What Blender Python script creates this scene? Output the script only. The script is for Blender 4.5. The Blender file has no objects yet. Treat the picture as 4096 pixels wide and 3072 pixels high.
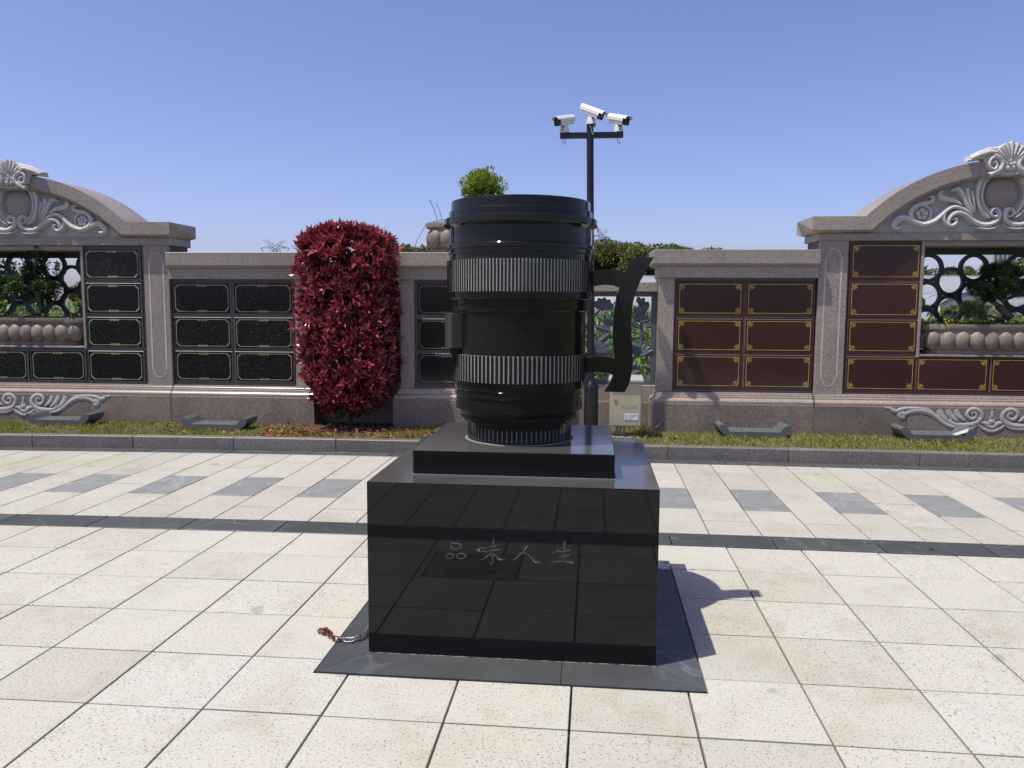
import bpy, math, random
import numpy as np
from mathutils import Vector, Matrix
sc = bpy.context.scene
COL = sc.collection
random.seed(7)
RNG = np.random.default_rng(7)
R = math.radians

# ------------------------------------------------------------------ camera
CAM_H = 1.656
cam_d = bpy.data.cameras.new('camera')
cam = bpy.data.objects.new('camera', cam_d); COL.objects.link(cam)
PIT, YAW, ROL = 0.0993, 0.1007, 0.0052
F_ = Vector((-math.sin(YAW)*math.cos(PIT), math.cos(YAW)*math.cos(PIT), -math.sin(PIT)))
R0 = Vector((math.cos(YAW), math.sin(YAW), 0)); U0 = R0.cross(F_)
R2 = R0*math.cos(ROL) + U0*math.sin(ROL); U2 = -R0*math.sin(ROL) + U0*math.cos(ROL)
cam.matrix_world = Matrix((( R2.x, U2.x, -F_.x, 0), (R2.y, U2.y, -F_.y, 0), (R2.z, U2.z, -F_.z, CAM_H), (0, 0, 0, 1)))
cam_d.sensor_width = 36; cam_d.lens = 36*3208.7/4096
cam_d.clip_end = 6000; cam_d.clip_start = 0.05
sc.camera = cam

# ------------------------------------------------------------------ light
SUN_EL = R(67.4)
to_sun = Vector((-0.867*math.cos(SUN_EL), -0.497*math.cos(SUN_EL), math.sin(SUN_EL)))
w = bpy.data.worlds.new('World'); sc.world = w; w.use_nodes = True
nt = w.node_tree; nt.nodes.clear()
sky = nt.nodes.new('ShaderNodeTexSky'); sky.sky_type = 'NISHITA'; sky.sun_disc = False
sky.sun_elevation = SUN_EL; sky.sun_rotation = R(240.2)
sky.air_density = 0.8; sky.dust_density = 1.5; sky.ozone_density = 5; sky.altitude = 0
hs = nt.nodes.new('ShaderNodeMix'); hs.data_type = 'RGBA'; hs.blend_type = 'MULTIPLY'
hs.inputs[0].default_value = 1.0; hs.inputs[7].default_value = (1.065, 0.89, 1.03, 1)
bg = nt.nodes.new('ShaderNodeBackground'); bg.inputs[1].default_value = 0.138
ow = nt.nodes.new('ShaderNodeOutputWorld')
nt.links.new(sky.outputs[0], hs.inputs[6]); nt.links.new(hs.outputs[2], bg.inputs[0]); nt.links.new(bg.outputs[0], ow.inputs[0])
sun_d = bpy.data.lights.new('sun', 'SUN'); sun_d.energy = 4.35; sun_d.angle = R(0.53); sun_d.color = (1.0, 0.965, 0.865)
sun = bpy.data.objects.new('sun', sun_d); COL.objects.link(sun)
sun.rotation_euler = to_sun.to_track_quat('Z', 'Y').to_euler(); sun.location = (-20, -12, 50)
vs = sc.view_settings
vs.view_transform = 'Standard'; vs.look = 'None'; vs.exposure = 0.30; vs.gamma = 1.0; vs.use_curve_mapping = False

# ------------------------------------------------------------------ helpers
class MB:
    def __init__(s): s.v = []; s.f = []; s.m = []; s.sm = []; s.sharp = 38
    def add(s, V, Fs, mat=0, smooth=False):
        n = len(s.v); s.v += [tuple(p) for p in V]
        for f in Fs: s.f.append(tuple(n+i for i in f)); s.m.append(mat); s.sm.append(smooth)
    def box(s, x0, x1, y0, y1, z0, z1, mat=0):
        V = [(x0,y0,z0),(x1,y0,z0),(x1,y1,z0),(x0,y1,z0),(x0,y0,z1),(x1,y0,z1),(x1,y1,z1),(x0,y1,z1)]
        s.add(V, [(0,3,2,1),(4,5,6,7),(0,1,5,4),(1,2,6,5),(2,3,7,6),(3,0,4,7)], mat)
    def cbox(s, x0, x1, y0, y1, z0, z1, c=.004, mat=0):
        # box with chamfered edges
        X=(x0,x1);Y=(y0,y1);Z=(z0,z1); V=[];idx={}
        for i in (0,1):
            for j in (0,1):
                for k in (0,1):
                    sx=c if i==0 else -c; sy=c if j==0 else -c; sz=c if k==0 else -c
                    for a,p in enumerate(((X[i],Y[j]+sy,Z[k]+sz),(X[i]+sx,Y[j],Z[k]+sz),(X[i]+sx,Y[j]+sy,Z[k]))):
                        idx[(i,j,k,a)]=len(V); V.append(p)
        Fs=[]
        g=lambda i,j,k,a: idx[(i,j,k,a)]
        Fs.append((g(0,0,0,0),g(0,0,1,0),g(0,1,1,0),g(0,1,0,0))); Fs.append((g(1,0,0,0),g(1,1,0,0),g(1,1,1,0),g(1,0,1,0)))
        Fs.append((g(0,0,0,1),g(1,0,0,1),g(1,0,1,1),g(0,0,1,1))); Fs.append((g(0,1,0,1),g(0,1,1,1),g(1,1,1,1),g(1,1,0,1)))
        Fs.append((g(0,0,0,2),g(0,1,0,2),g(1,1,0,2),g(1,0,0,2))); Fs.append((g(0,0,1,2),g(1,0,1,2),g(1,1,1,2),g(0,1,1,2)))
        for k in (0,1):
            for j in (0,1): Fs.append((g(0,j,k,1),g(1,j,k,1),g(1,j,k,2),g(0,j,k,2)))
            for i in (0,1): Fs.append((g(i,0,k,0),g(i,1,k,0),g(i,1,k,2),g(i,0,k,2)))
        for i in (0,1):
            for j in (0,1): Fs.append((g(i,j,0,0),g(i,j,1,0),g(i,j,1,1),g(i,j,0,1)))
        for i in (0,1):
            for j in (0,1):
                for k in (0,1): Fs.append((g(i,j,k,0),g(i,j,k,1),g(i,j,k,2)))
        s.add(V,Fs,mat)
    def loft(s, loops, cap=True, mat=0, smooth=False, closed=True):
        n=len(loops[0]); V=[p for L in loops for p in L]; Fs=[]
        for a in range(len(loops)-1):
            for i in range(n if closed else n-1):
                j=(i+1)%n; Fs.append((a*n+i,a*n+j,(a+1)*n+j,(a+1)*n+i))
        s.add(V,Fs,mat,smooth)
        if cap:
            s.add(loops[0],[tuple(range(n))[::-1]],mat); s.add(loops[-1],[tuple(range(n))],mat)
    def rectloft(s, x0,x1,y0,y1, prof, mat=0, ends=(1,1,1,0)):
        # prof: (inset, z); ends: inset applied to x0, x1, y0, y1
        L=[]
        for i,z in prof:
            a,b,c_,d=[i*e for e in ends]
            L.append([(x0+a,y0+c_,z),(x1-b,y0+c_,z),(x1-b,y1-d,z),(x0+a,y1-d,z)])
        s.loft(L,True,mat)
    def prism(s, poly, y0, y1, mat=0, axis='y', smooth=False):
        # poly: list of (a,b); axis y -> (a,y,b); axis z -> (a,b,z); axis x -> (x,a,b)
        def P(a,b,t): return (a,t,b) if axis=='y' else ((a,b,t) if axis=='z' else (t,a,b))
        n=len(poly)
        s.add([P(a,b,y0) for a,b in poly]+[P(a,b,y1) for a,b in poly],[(i,(i+1)%n,n+(i+1)%n,n+i) for i in range(n)],mat,smooth)
        from mathutils.geometry import tessellate_polygon
        T=tessellate_polygon([[Vector((a,b,0)) for a,b in poly]])
        s.add([P(a,b,y0) for a,b in poly],[tuple(t) for t in T],mat); s.add([P(a,b,y1) for a,b in poly],[tuple(t)[::-1] for t in T],mat)
    def lathe(s, prof, seg=64, mat=0, cx=0, cy=0, smooth=True, cap=True):
        L=[[(cx+r*math.cos(2*math.pi*i/seg),cy+r*math.sin(2*math.pi*i/seg),z) for i in range(seg)] for r,z in prof]
        s.loft(L,cap,mat,smooth)
    def tube(s, pts, r, seg=6, mat=0, smooth=True, cap=True):
        pts=[Vector(p) for p in pts]; rs=r if isinstance(r,(list,tuple)) else [r]*len(pts); L=[]
        up=Vector((0,0,1))
        for i,p in enumerate(pts):
            t=(pts[min(i+1,len(pts)-1)]-pts[max(i-1,0)]).normalized()
            a=t.cross(up)
            if a.length<1e-3: a=t.cross(Vector((0,1,0)))
            a.normalize(); b=t.cross(a)
            L.append([tuple(p+rs[i]*(a*math.cos(2*math.pi*k/seg)+b*math.sin(2*math.pi*k/seg))) for k in range(seg)])
        s.loft(L,cap,mat,smooth)
    def bar(s, p, q, wdt, mat=0):
        s.tube([p,q],wdt*.6,4,mat,False)
    def ball(s, c, r, seg=10, rings=6, mat=0):
        rx,ry,rz=r if isinstance(r,(list,tuple)) else (r,r,r); L=[]
        for k in range(rings+1):
            a=-math.pi/2+math.pi*k/rings; cr=max(math.cos(a),.02)
            L.append([(c[0]+rx*cr*math.cos(2*math.pi*i/seg),c[1]+ry*cr*math.sin(2*math.pi*i/seg),c[2]+rz*math.sin(a)) for i in range(seg)])
        s.loft(L,True,mat,True)
    def ribbon(s, pts, ws, h, d, mat=0):
        # relief stroke in the x-z plane, standing out from depth d towards -y
        n=len(pts); L=[]
        for i in range(n):
            a=Vector(pts[max(i-1,0)]); b=Vector(pts[min(i+1,n-1)]); t=(b-a).normalized(); nn=Vector((-t.y,t.x)); p=Vector(pts[i]); w_=ws[i]/2; hh=h*min(1,ws[i]/.03)
            L.append([(p.x+nn.x*w_*u,d-hh*v,p.y+nn.y*w_*u) for u,v in ((-1,-.3),(-1,.25),(-.72,.8),(0,1),(.72,.8),(1,.25),(1,-.3))])
        s.loft(L,True,mat,True)
    def build(s, name, mats, parent=None, loc=None, rz=0, **props):
        me=bpy.data.meshes.new(name); me.from_pydata(s.v,[],s.f)
        for m in (mats if isinstance(mats,(list,tuple)) else [mats]): me.materials.append(m)
        me.polygons.foreach_set('material_index',s.m); me.polygons.foreach_set('use_smooth',s.sm)
        import bmesh
        bm=bmesh.new(); bm.from_mesh(me); bmesh.ops.recalc_face_normals(bm,faces=bm.faces); bm.to_mesh(me); bm.free()
        if any(s.sm): me.set_sharp_from_angle(angle=R(s.sharp))
        me.update()
        return link(name,me,parent,loc,rz,**props)
def link(name, me, parent=None, loc=None, rz=0, **props):
    o=bpy.data.objects.new(name,me); COL.objects.link(o)
    if parent is not None: o.parent=parent
    if loc is not None: o.location=loc
    o.rotation_euler=(0,0,rz)
    for k,v in props.items(): o[k]=v
    return o
def thing(name,label,cat,loc=(0,0,0),rz=0,group=None):
    o=link(name,None,None,loc,rz,label=label,category=cat)
    o.empty_display_size=.2
    if group: o['group']=group
    return o
def smooth_curve(P, n=6):
    # Catmull-Rom resampling of 2-D/3-D/with-width tuples
    P=[np.array(p,float) for p in P]; out=[]
    for i in range(len(P)-1):
        p0=P[max(i-1,0)];p1=P[i];p2=P[i+1];p3=P[min(i+2,len(P)-1)]
        for k in range(n):
            t=k/n; out.append(.5*((2*p1)+(-p0+p2)*t+(2*p0-5*p1+4*p2-p3)*t*t+(-p0+3*p1-3*p2+p3)*t**3))
    out.append(P[-1]); return [tuple(map(float,o)) for o in out]

# ------------------------------------------------------------------ materials
def new_mat(name):
    m=bpy.data.materials.new(name); m.use_nodes=True; t=m.node_tree; b=t.nodes['Principled BSDF']; return m,t,b
def N(t,typ,**kw):
    n=t.nodes.new(typ)
    for k,v in kw.items():
        if isinstance(k,str) and hasattr(n,k): setattr(n,k,v)
    return n
def ramp(t,fac,stops):
    r=t.nodes.new('ShaderNodeValToRGB'); cr=r.color_ramp
    while len(cr.elements)<len(stops): cr.elements.new(.5)
    for e,(p,c) in zip(cr.elements,stops): e.position=p; e.color=(*c,1) if len(c)==3 else c
    t.links.new(fac,r.inputs[0]); return r.outputs[0]
def coords(t,rand=True,world=False):
    if world:
        g=t.nodes.new('ShaderNodeNewGeometry'); return g.outputs['Position']
    tc=t.nodes.new('ShaderNodeTexCoord'); 
    if not rand: return tc.outputs['Object']
    oi=t.nodes.new('ShaderNodeObjectInfo'); ml=t.nodes.new('ShaderNodeVectorMath'); ml.operation='SCALE'; ml.inputs[0].default_value=(17,31,23)
    t.links.new(oi.outputs['Random'],ml.inputs['Scale']); ad=t.nodes.new('ShaderNodeVectorMath'); ad.operation='ADD'
    t.links.new(tc.outputs['Object'],ad.inputs[0]); t.links.new(ml.outputs[0],ad.inputs[1]); return ad.outputs[0]
def noise(t,co,scale,detail=2,rough=.5,dist=0):
    n=t.nodes.new('ShaderNodeTexNoise'); n.inputs['Scale'].default_value=scale; n.inputs['Detail'].default_value=detail; n.inputs['Roughness'].default_value=rough; n.inputs['Distortion'].default_value=dist
    t.links.new(co,n.inputs['Vector']); return n.outputs['Fac']
def mixc(t,fac,a,b,blend='MIX'):
    m=t.nodes.new('ShaderNodeMix'); m.data_type='RGBA'; m.blend_type=blend
    for sck,v in ((m.inputs[0],fac),(m.inputs[6],a),(m.inputs[7],b)):
        if hasattr(v,'links') or hasattr(v,'is_linked'): t.links.new(v,sck)
        else: sck.default_value=v if isinstance(v,(int,float)) else ((*v,1) if len(v)==3 else v)
    return m.outputs[2]
def bump(t,b,h,strength=.2,dist=.005):
    bn=t.nodes.new('ShaderNodeBump'); bn.inputs['Strength'].default_value=strength; bn.inputs['Distance'].default_value=dist
    t.links.new(h,bn.inputs['Height']); t.links.new(bn.outputs[0],b.inputs['Normal'])
def granite(name, base, dark, light, sc1=150, rough=.5, dk=(.36,.44), lt=(.60,.68), bmp=.15, spec=.5, stain=.25, world=False, var=.12):
    m,t,b=new_mat(name); co=coords(t,True,world)
    n1=noise(t,co,sc1,3,.65); n2=noise(t,co,sc1*.43,2,.6); n3=noise(t,co,2.3,4,.6)
    c=ramp(t,n1,[(dk[0],dark),(dk[1],base),(lt[0],base),(lt[1],light)])
    c2=ramp(t,n2,[(.36,(.72,.72,.72)),(.5,(1,1,1)),(.66,(1.14,1.1,1.08))])
    c=mixc(t,.8,c,c2,'MULTIPLY')
    c3=ramp(t,n3,[(.25,(1-stain,)*3),(.6,(1,1,1)),(.8,(1+stain*.3,)*3)])
    c=mixc(t,1.0,c,c3,'MULTIPLY')
    oi=t.nodes.new('ShaderNodeObjectInfo'); rr=ramp(t,oi.outputs['Random'],[(0,(1-var,)*3),(1,(1+var*.5,)*3)])
    c=mixc(t,1.0,c,rr,'MULTIPLY')
    t.links.new(c,b.inputs['Base Color']); b.inputs['Roughness'].default_value=rough; b.inputs['Specular IOR Level'].default_value=spec
    if rough>.02:
        rr2=t.nodes.new('ShaderNodeMapRange'); rr2.inputs[3].default_value=rough*.8; rr2.inputs[4].default_value=rough*1.25; t.links.new(n3,rr2.inputs[0]); t.links.new(rr2.outputs[0],b.inputs['Roughness'])
    if bmp: bump(t,b,n1,bmp,.004)
    return m
PINK = granite('pink_granite',(.328,.272,.226),(.06,.049,.042),(.55,.46,.38),130,.36,stain=.22,bmp=.12)
MOULD = granite('polished_moulding_granite',(.345,.280,.225),(.09,.075,.065),(.55,.47,.40),130,.24,stain=.12,bmp=0,spec=.8)
PINKR = granite('weathered_pink_granite',(.240,.190,.150),(.05,.040,.034),(.44,.37,.31),110,.6,stain=.35,bmp=.25)
CORE = granite('shaded_recess_granite',(.12,.10,.09),(.04,.035,.035),(.24,.21,.21),130,.5,stain=.3)  # wall granite in the recess, its shade put into a darker colour
CARVE = granite('bush_hammered_granite',(.42,.40,.375),(.28,.26,.25),(.62,.60,.57),160,.85,stain=.22,bmp=.3)
CARVEL = granite('pale_carved_stone',(.56,.54,.51),(.34,.33,.31),(.70,.68,.65),160,.9,spec=.25,stain=.22,bmp=.25)
GROOVE = granite('hammered_groove_stone',(.52,.465,.41),(.3,.27,.24),(.70,.65,.60),220,.9,bmp=.4)
BLACKP = granite('black_plaque_granite',(.007,.0085,.010),(.004,.005,.006),(.38,.46,.46),165,.10,dk=(.3,.4),lt=(.64,.70),bmp=0,stain=.1,spec=.20)
REDP = granite('red_brown_plaque_granite',(.052,.022,.020),(.025,.010,.010),(.17,.085,.08),190,.12,spec=.3,lt=(.62,.74),bmp=0,stain=.2)
BLACK = granite('polished_black_granite',(.008,.008,.008),(.006,.006,.006),(.014,.014,.014),420,.035,dk=(.3,.45),lt=(.62,.7),bmp=0,stain=.12,spec=.31,var=0)
BLACKTOP = granite('dusty_sheen_black_granite',(.078,.075,.070),(.058,.056,.053),(.105,.10,.095),300,.10,bmp=0,stain=.28,spec=.5,var=0)  # dust on the top faces, with their specular sheen painted in as grey
BLACKB = granite('flecked_polished_black_granite',(.0125,.013,.0125),(.008,.0085,.008),(.09,.09,.078),230,.05,dk=(.3,.45),lt=(.62,.74),bmp=0,stain=.35,spec=.25,var=0)
KNURL = granite('unpolished_groove_granite',(.38,.38,.345),(.22,.22,.20),(.52,.52,.48),350,.85,bmp=.5,var=0)
KERB = granite('kerb_granite',(.175,.158,.142),(.05,.045,.05),(.40,.36,.36),110,.5,stain=.25,bmp=.2)
def slate(name,base,rough,vein=.5,var=.15):
    m,t,b=new_mat(name); co=coords(t)
    n=noise(t,co,5,5,.6); f=noise(t,co,180,3,.6); wv=t.nodes.new('ShaderNodeTexNoise'); wv.inputs['Scale'].default_value=1.6; wv.inputs['Detail'].default_value=3; wv.inputs['Distortion'].default_value=1.2; t.links.new(co,wv.inputs['Vector'])
    c=ramp(t,n,[(.3,tuple(x*.85 for x in base)),(.7,tuple(x*1.12 for x in base))])
    c=mixc(t,.6,c,ramp(t,f,[(.35,(.75,)*3),(.5,(1,)*3),(.68,(1.5,)*3)]),'MULTIPLY')
    v=ramp(t,wv.outputs['Fac'],[(.49,(0,0,0)),(.5,(1,1,1)),(.51,(0,0,0))])
    gate=ramp(t,noise(t,co,1.1,1),[(.42,(0,0,0)),(.55,(vein,)*3)])
    vm=mixc(t,1.0,v,gate,'MULTIPLY'); c=mixc(t,vm,c,tuple(min(.5,x*3.2) for x in base))
    oi=t.nodes.new('ShaderNodeObjectInfo'); c=mixc(t,1.0,c,ramp(t,oi.outputs['Random'],[(0,(1-var,)*3),(1,(1+var,)*3)]),'MULTIPLY')
    t.links.new(c,b.inputs['Base Color']); b.inputs['Roughness'].default_value=rough; bump(t,b,f,.2,.003); return m
SLATE = slate('dark_slate',(.060,.063,.065),.42)
GREYT = slate('grey_granite_paver',(.195,.20,.197),.6,.35,.06)
def paver(name,base,var):
    m,t,b=new_mat(name); co=coords(t); wc=coords(t,False,True)
    f=noise(t,co,105,2,.55); g=noise(t,co,240,2,.6); st=noise(t,co,3.1,4,.6); big=noise(t,wc,.8,4,.6); sp=noise(t,wc,4.3,1,.4)
    c=ramp(t,f,[(.30,tuple(x*.26 for x in base)),(.385,tuple(x*.86 for x in base)),(.46,base),(.64,base),(.74,tuple(min(.95,x*1.13) for x in base))])
    c=mixc(t,.5,c,ramp(t,g,[(.36,(.68,.67,.66)),(.46,(1,1,1)),(1,(1.05,1.05,1.05))]),'MULTIPLY')
    c=mixc(t,1.0,c,ramp(t,st,[(.28,(.88,.85,.78)),(.5,(1,1,1)),(.75,(1.02,1.0,.96))]),'MULTIPLY')
    c=mixc(t,1.0,c,ramp(t,big,[(.3,(.955,.94,.90)),(.55,(1,1,1))]),'MULTIPLY')
    c=mixc(t,1.0,c,ramp(t,sp,[(.235,(.74,.75,.77)),(.255,(1,1,1))]),'MULTIPLY')
    oi=t.nodes.new('ShaderNodeObjectInfo'); c=mixc(t,1.0,c,ramp(t,oi.outputs['Random'],[(0,(1-var,1-var*1.05,1-var*1.2)),(.5,(1,1,.99)),(1,(1+var*.35,1+var*.35,1+var*.6))]),'MULTIPLY')
    t.links.new(c,b.inputs['Base Color']); b.inputs['Roughness'].default_value=.8; bump(t,b,g,.35,.003); return m
TILE = paver('cream_granite_tile',(.442,.425,.367),.075)
BRICK = paver('cream_paving_brick',(.408,.389,.337),.08)
def plain(name,col,rough=.5,metal=0,spec=.5,nscale=0,namt=.2,bmp=0,coat=0):
    m,t,b=new_mat(name); b.inputs['Roughness'].default_value=rough; b.inputs['Metallic'].default_value=metal; b.inputs['Specular IOR Level'].default_value=spec
    b.inputs['Coat Weight'].default_value=coat
    if nscale:
        n=noise(t,coords(t),nscale,4,.6); c=ramp(t,n,[(.3,tuple(x*(1-namt) for x in col)),(.7,tuple(min(1,x*(1+namt)) for x in col))]); t.links.new(c,b.inputs['Base Color'])
        if bmp: bump(t,b,n,bmp,.01)
    else: b.inputs['Base Color'].default_value=(*col,1)
    return m
MORTAR = plain('joint_sand',(.055,.049,.042),.95,nscale=30,namt=.45,bmp=.3)
SEAL = plain('pale_sealant',(.17,.16,.14),.8,nscale=60)
ENGR = plain('engraved_granite',(.13,.13,.125),.7,nscale=200)
PLAINP = granite('plain_black_plaque_granite',(.006,.007,.008),(.004,.005,.006),(.03,.035,.035),165,.08,dk=(.3,.4),lt=(.64,.70),bmp=0,stain=.1,spec=.25)
BEVB = plain('honed_black_edge_glint',(.17,.18,.19),.35,nscale=40)  # rough-sawn bevel, paler still because its sun glint is in the colour
BEVR = plain('honed_red_edge_glint',(.16,.075,.068),.35,nscale=40)  # sawn red bevel with the glint along it painted into the colour
BLOCKM = plain('sunlit_honed_black_granite',(.042,.042,.034),.3,nscale=60)  # unpolished switch block; sun on its left face is put into the colour
GOLD = plain('gold_paint',(.60,.42,.10),.42,.35,nscale=8,namt=.25)
GOLDL = plain('worn_gold_paint',(.48,.42,.24),.42,.25,nscale=6,namt=.3)
GREYLINE = plain('unpainted_engraving',(.22,.23,.24),.6)
LATT = plain('dark_grey_lattice_stone',(.026,.029,.034),.5,nscale=50)
SCREEN = plain('dark_blue_grey_carved_stone',(.075,.083,.10),.55,nscale=40,namt=.25,bmp=.3)
POLE = plain('black_painted_steel',(.006,.007,.010),.35)
WHITEP = plain('white_enclosure_plastic',(.74,.74,.71),.35)
DARKP = plain('dark_camera_face',(.012,.012,.018),.12)
LENSG = plain('lens_glass',(.02,.02,.03),.03)
STEEL = plain('zinc_steel',(.30,.30,.31),.38,.9,nscale=30)
RUST = plain('rusty_steel',(.13,.04,.022),.8,.2,nscale=60,namt=.5,bmp=.4)
BOXM = plain('brushed_steel_box',(.42,.375,.25),.5,.25,nscale=3,namt=.07)
BOXP = plain('faded_print',(.30,.31,.30),.7)
BOXPL = plain('rating_plate',(.62,.62,.62),.4)
PIPE = plain('grey_conduit',(.29,.29,.28),.5)
SOIL = plain('soil',(.055,.04,.028),.95,nscale=18,namt=.5,bmp=.6)
TABLE = granite('grey_blue_altar_stone',(.115,.125,.132),(.06,.065,.07),(.20,.21,.22),200,.38,bmp=.1)
BARK = plain('bark',(.075,.06,.045),.9,nscale=25,namt=.4,bmp=.6)
FILM = plain('greenhouse_film',(.26,.27,.29),.45,nscale=1.2,namt=.08)
HOOP = plain('greenhouse_hoop',(.30,.31,.32),.5)
PYL = plain('hazed_galvanised_steel',(.30,.33,.40),.6)  # galvanised grey, made paler and bluer to paint in the distance haze
TOWERM = plain('pale_tower_cladding',(.42,.44,.48),.6)
TOWERW = plain('tower_window_band',(.10,.13,.19),.3)
CONC = plain('pale_concrete',(.42,.38,.34),.9,nscale=20,bmp=.3)
def leafmat(name,stops,rough=.4,spec=.5,trans=.25,coat=0):
    m,t,b=new_mat(name)
    at=t.nodes.new('ShaderNodeAttribute'); at.attribute_name='tint'; g=t.nodes.new('ShaderNodeNewGeometry')
    ad=t.nodes.new('ShaderNodeMath'); ad.operation='MULTIPLY_ADD'; t.links.new(g.outputs['Random Per Island'],ad.inputs[0]); ad.inputs[1].default_value=.35; t.links.new(at.outputs['Fac'],ad.inputs[2])
    c=ramp(t,ad.outputs[0],stops); t.links.new(c,b.inputs['Base Color']); b.inputs['Roughness'].default_value=rough; b.inputs['Specular IOR Level'].default_value=spec
    b.inputs['Coat Weight'].default_value=coat; b.inputs['Coat Roughness'].default_value=.15
    if trans:
        tr=t.nodes.new('ShaderNodeBsdfTranslucent'); t.links.new(c,tr.inputs[0]); mx=t.nodes.new('ShaderNodeMixShader'); mx.inputs[0].default_value=trans
        t.links.new(b.outputs[0],mx.inputs[1]); t.links.new(tr.outputs[0],mx.inputs[2]); t.links.new(mx.outputs[0],t.nodes['Material Output'].inputs[0])
    return m
L_RED = leafmat('red_shrub_leaf',[(0,(.06,.014,.022)),(.35,(.16,.028,.040)),(.75,(.32,.050,.060)),(1,(.56,.085,.085))],.24,.7,.20)
L_GREEN = leafmat('green_leaf',[(0,(.04,.08,.02)),(.5,(.09,.17,.03)),(1,(.22,.32,.06))],.4,.5,.3)
L_BUSH = leafmat('bright_topiary_leaf',[(0,(.07,.11,.015)),(.5,(.20,.27,.03)),(1,(.40,.45,.07))],.35,.5,.35)
L_DARK = leafmat('bonsai_leaf',[(0,(.012,.03,.01)),(.5,(.03,.065,.015)),(1,(.10,.18,.03))],.4,.5,.2)
L_PINE = leafmat('pine_needle',[(0,(.02,.04,.015)),(.5,(.04,.085,.03)),(1,(.13,.20,.06))],.5,.4,.15)
L_WOOD = leafmat('woodland_leaf',[(0,(.10,.075,.025)),(.28,(.13,.105,.035)),(.45,(.11,.13,.035)),(.75,(.13,.19,.04)),(1,(.19,.26,.06))],.55,.3,.35)
L_GRASS = leafmat('grass_blade',[(0,(.15,.155,.03)),(.5,(.27,.295,.055)),(.8,(.38,.34,.12)),(1,(.48,.38,.22))],.6,.3,.3)
L_FALL = leafmat('dry_leaf',[(0,(.06,.02,.015)),(.4,(.20,.045,.03)),(.8,(.34,.14,.04)),(1,(.45,.30,.16))],.6,.3,.15)
L_FLOW = leafmat('flower_petal',[(0,(.45,.20,.02)),(1,(.75,.55,.03))],.6,.3,.3)

# ------------------------------------------------------------------ foliage mesh maker
def leaves_mesh(name, pos, axis, nrm, ln, wd, tint, mat, fold=.15, far=False):
    pos=np.asarray(pos,float); n=len(pos); axis=np.asarray(axis,float); nrm=np.asarray(nrm,float)
    axis/=np.linalg.norm(axis,axis=1)[:,None]+1e-9
    side=np.cross(axis,nrm); side/=np.linalg.norm(side,axis=1)[:,None]+1e-9; up=np.cross(side,axis)
    ln=np.broadcast_to(ln,(n,))[:,None]; wd=np.broadcast_to(wd,(n,))[:,None]
    b=pos; m=pos+axis*ln*.48-up*wd*fold; tip=pos+axis*ln-up*ln*.08; l=pos+axis*ln*.45+side*wd*.5+up*wd*fold*.3; r=pos+axis*ln*.45-side*wd*.5+up*wd*fold*.3
    if far:
        V=np.stack([b,r,tip,l],1).reshape(-1,3); k=4; F=np.array([[0,1,2,3]]); 
    else:
        V=np.stack([b,l,m,r,tip],1).reshape(-1,3); k=5; F=np.array([[0,3,2],[0,2,1],[1,2,4],[2,3,4]])
    nf=F.shape[0]; A=(F[None]+(np.arange(n)*k)[:,None,None]).reshape(-1,F.shape[1])
    me=bpy.data.meshes.new(name); me.vertices.add(len(V)); me.vertices.foreach_set('co',V.ravel())
    me.loops.add(A.size); me.loops.foreach_set('vertex_index',A.ravel()); me.polygons.add(len(A)); me.polygons.foreach_set('loop_start',np.arange(len(A))*F.shape[1])
    a=me.attributes.new('tint','FLOAT','FACE'); a.data.foreach_set('value',np.repeat(np.broadcast_to(tint,(n,)),nf).astype(np.float32))
    me.materials.append(mat); me.update(calc_edges=True); return me
def unit(n): v=RNG.normal(size=(n,3)); return v/np.linalg.norm(v,axis=1)[:,None]
def crown_points(center, rad, n_lumps, n_leaf, lump=.38, seedtint=None, flat=.0):
    """leaves on the skins of many small lumps spread through a crown"""
    c=np.array(center,float); rad=np.array(rad,float); P=[];Nn=[];T=[]
    u=unit(n_lumps); u[:,2]=u[:,2]*(1-flat)+flat*.2
    cc=c+u*rad*(RNG.uniform(.35,.85,(n_lumps,1)))
    for k in range(n_lumps):
        q=unit(n_leaf//n_lumps); lr=rad.mean()*lump*RNG.uniform(.7,1.25)
        P.append(cc[k]+q*lr*RNG.uniform(.75,1.05,(len(q),1))); Nn.append(q); T.append(np.full(len(q),RNG.uniform(0,.3) if seedtint is None else seedtint+RNG.uniform(-.08,.08)))
    return np.concatenate(P),np.concatenate(Nn),np.concatenate(T)
# ================================================================== GROUND
def dyw(x):
    # the plaza and its kerb run in a very shallow curve
    return -.0065*(x+1)**2 if x<-1 else (-.002*(x-.5)**2 if x>.5 else 0.0)
FIELDM,t,b=new_mat('field_soil_and_grass'); co=coords(t,False,True)
n1=noise(t,co,.35,5,.65); n2=noise(t,co,6,4,.7)
c=ramp(t,n1,[(.35,(.17,.13,.07)),(.5,(.10,.12,.035)),(.65,(.07,.11,.025))]); c=mixc(t,.7,c,ramp(t,n2,[(.3,(.55,.55,.5)),(.7,(1.35,1.3,1.2))]),'MULTIPLY')
t.links.new(c,b.inputs['Base Color']); b.inputs['Roughness'].default_value=.95; bump(t,b,n2,.6,.05)
g=MB(); ring=[]
g.add([(3500*math.cos(2*math.pi*i/48),3500*math.sin(2*math.pi*i/48),-.08) for i in range(48)],[tuple(range(48))])
ground=g.build('ground',FIELDM,kind='structure')
g=MB(); g.box(-13,11,-6,8.62,-.07,-.027)
pav=g.build('pavement',MORTAR,kind='structure')
J=.0047
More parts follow.
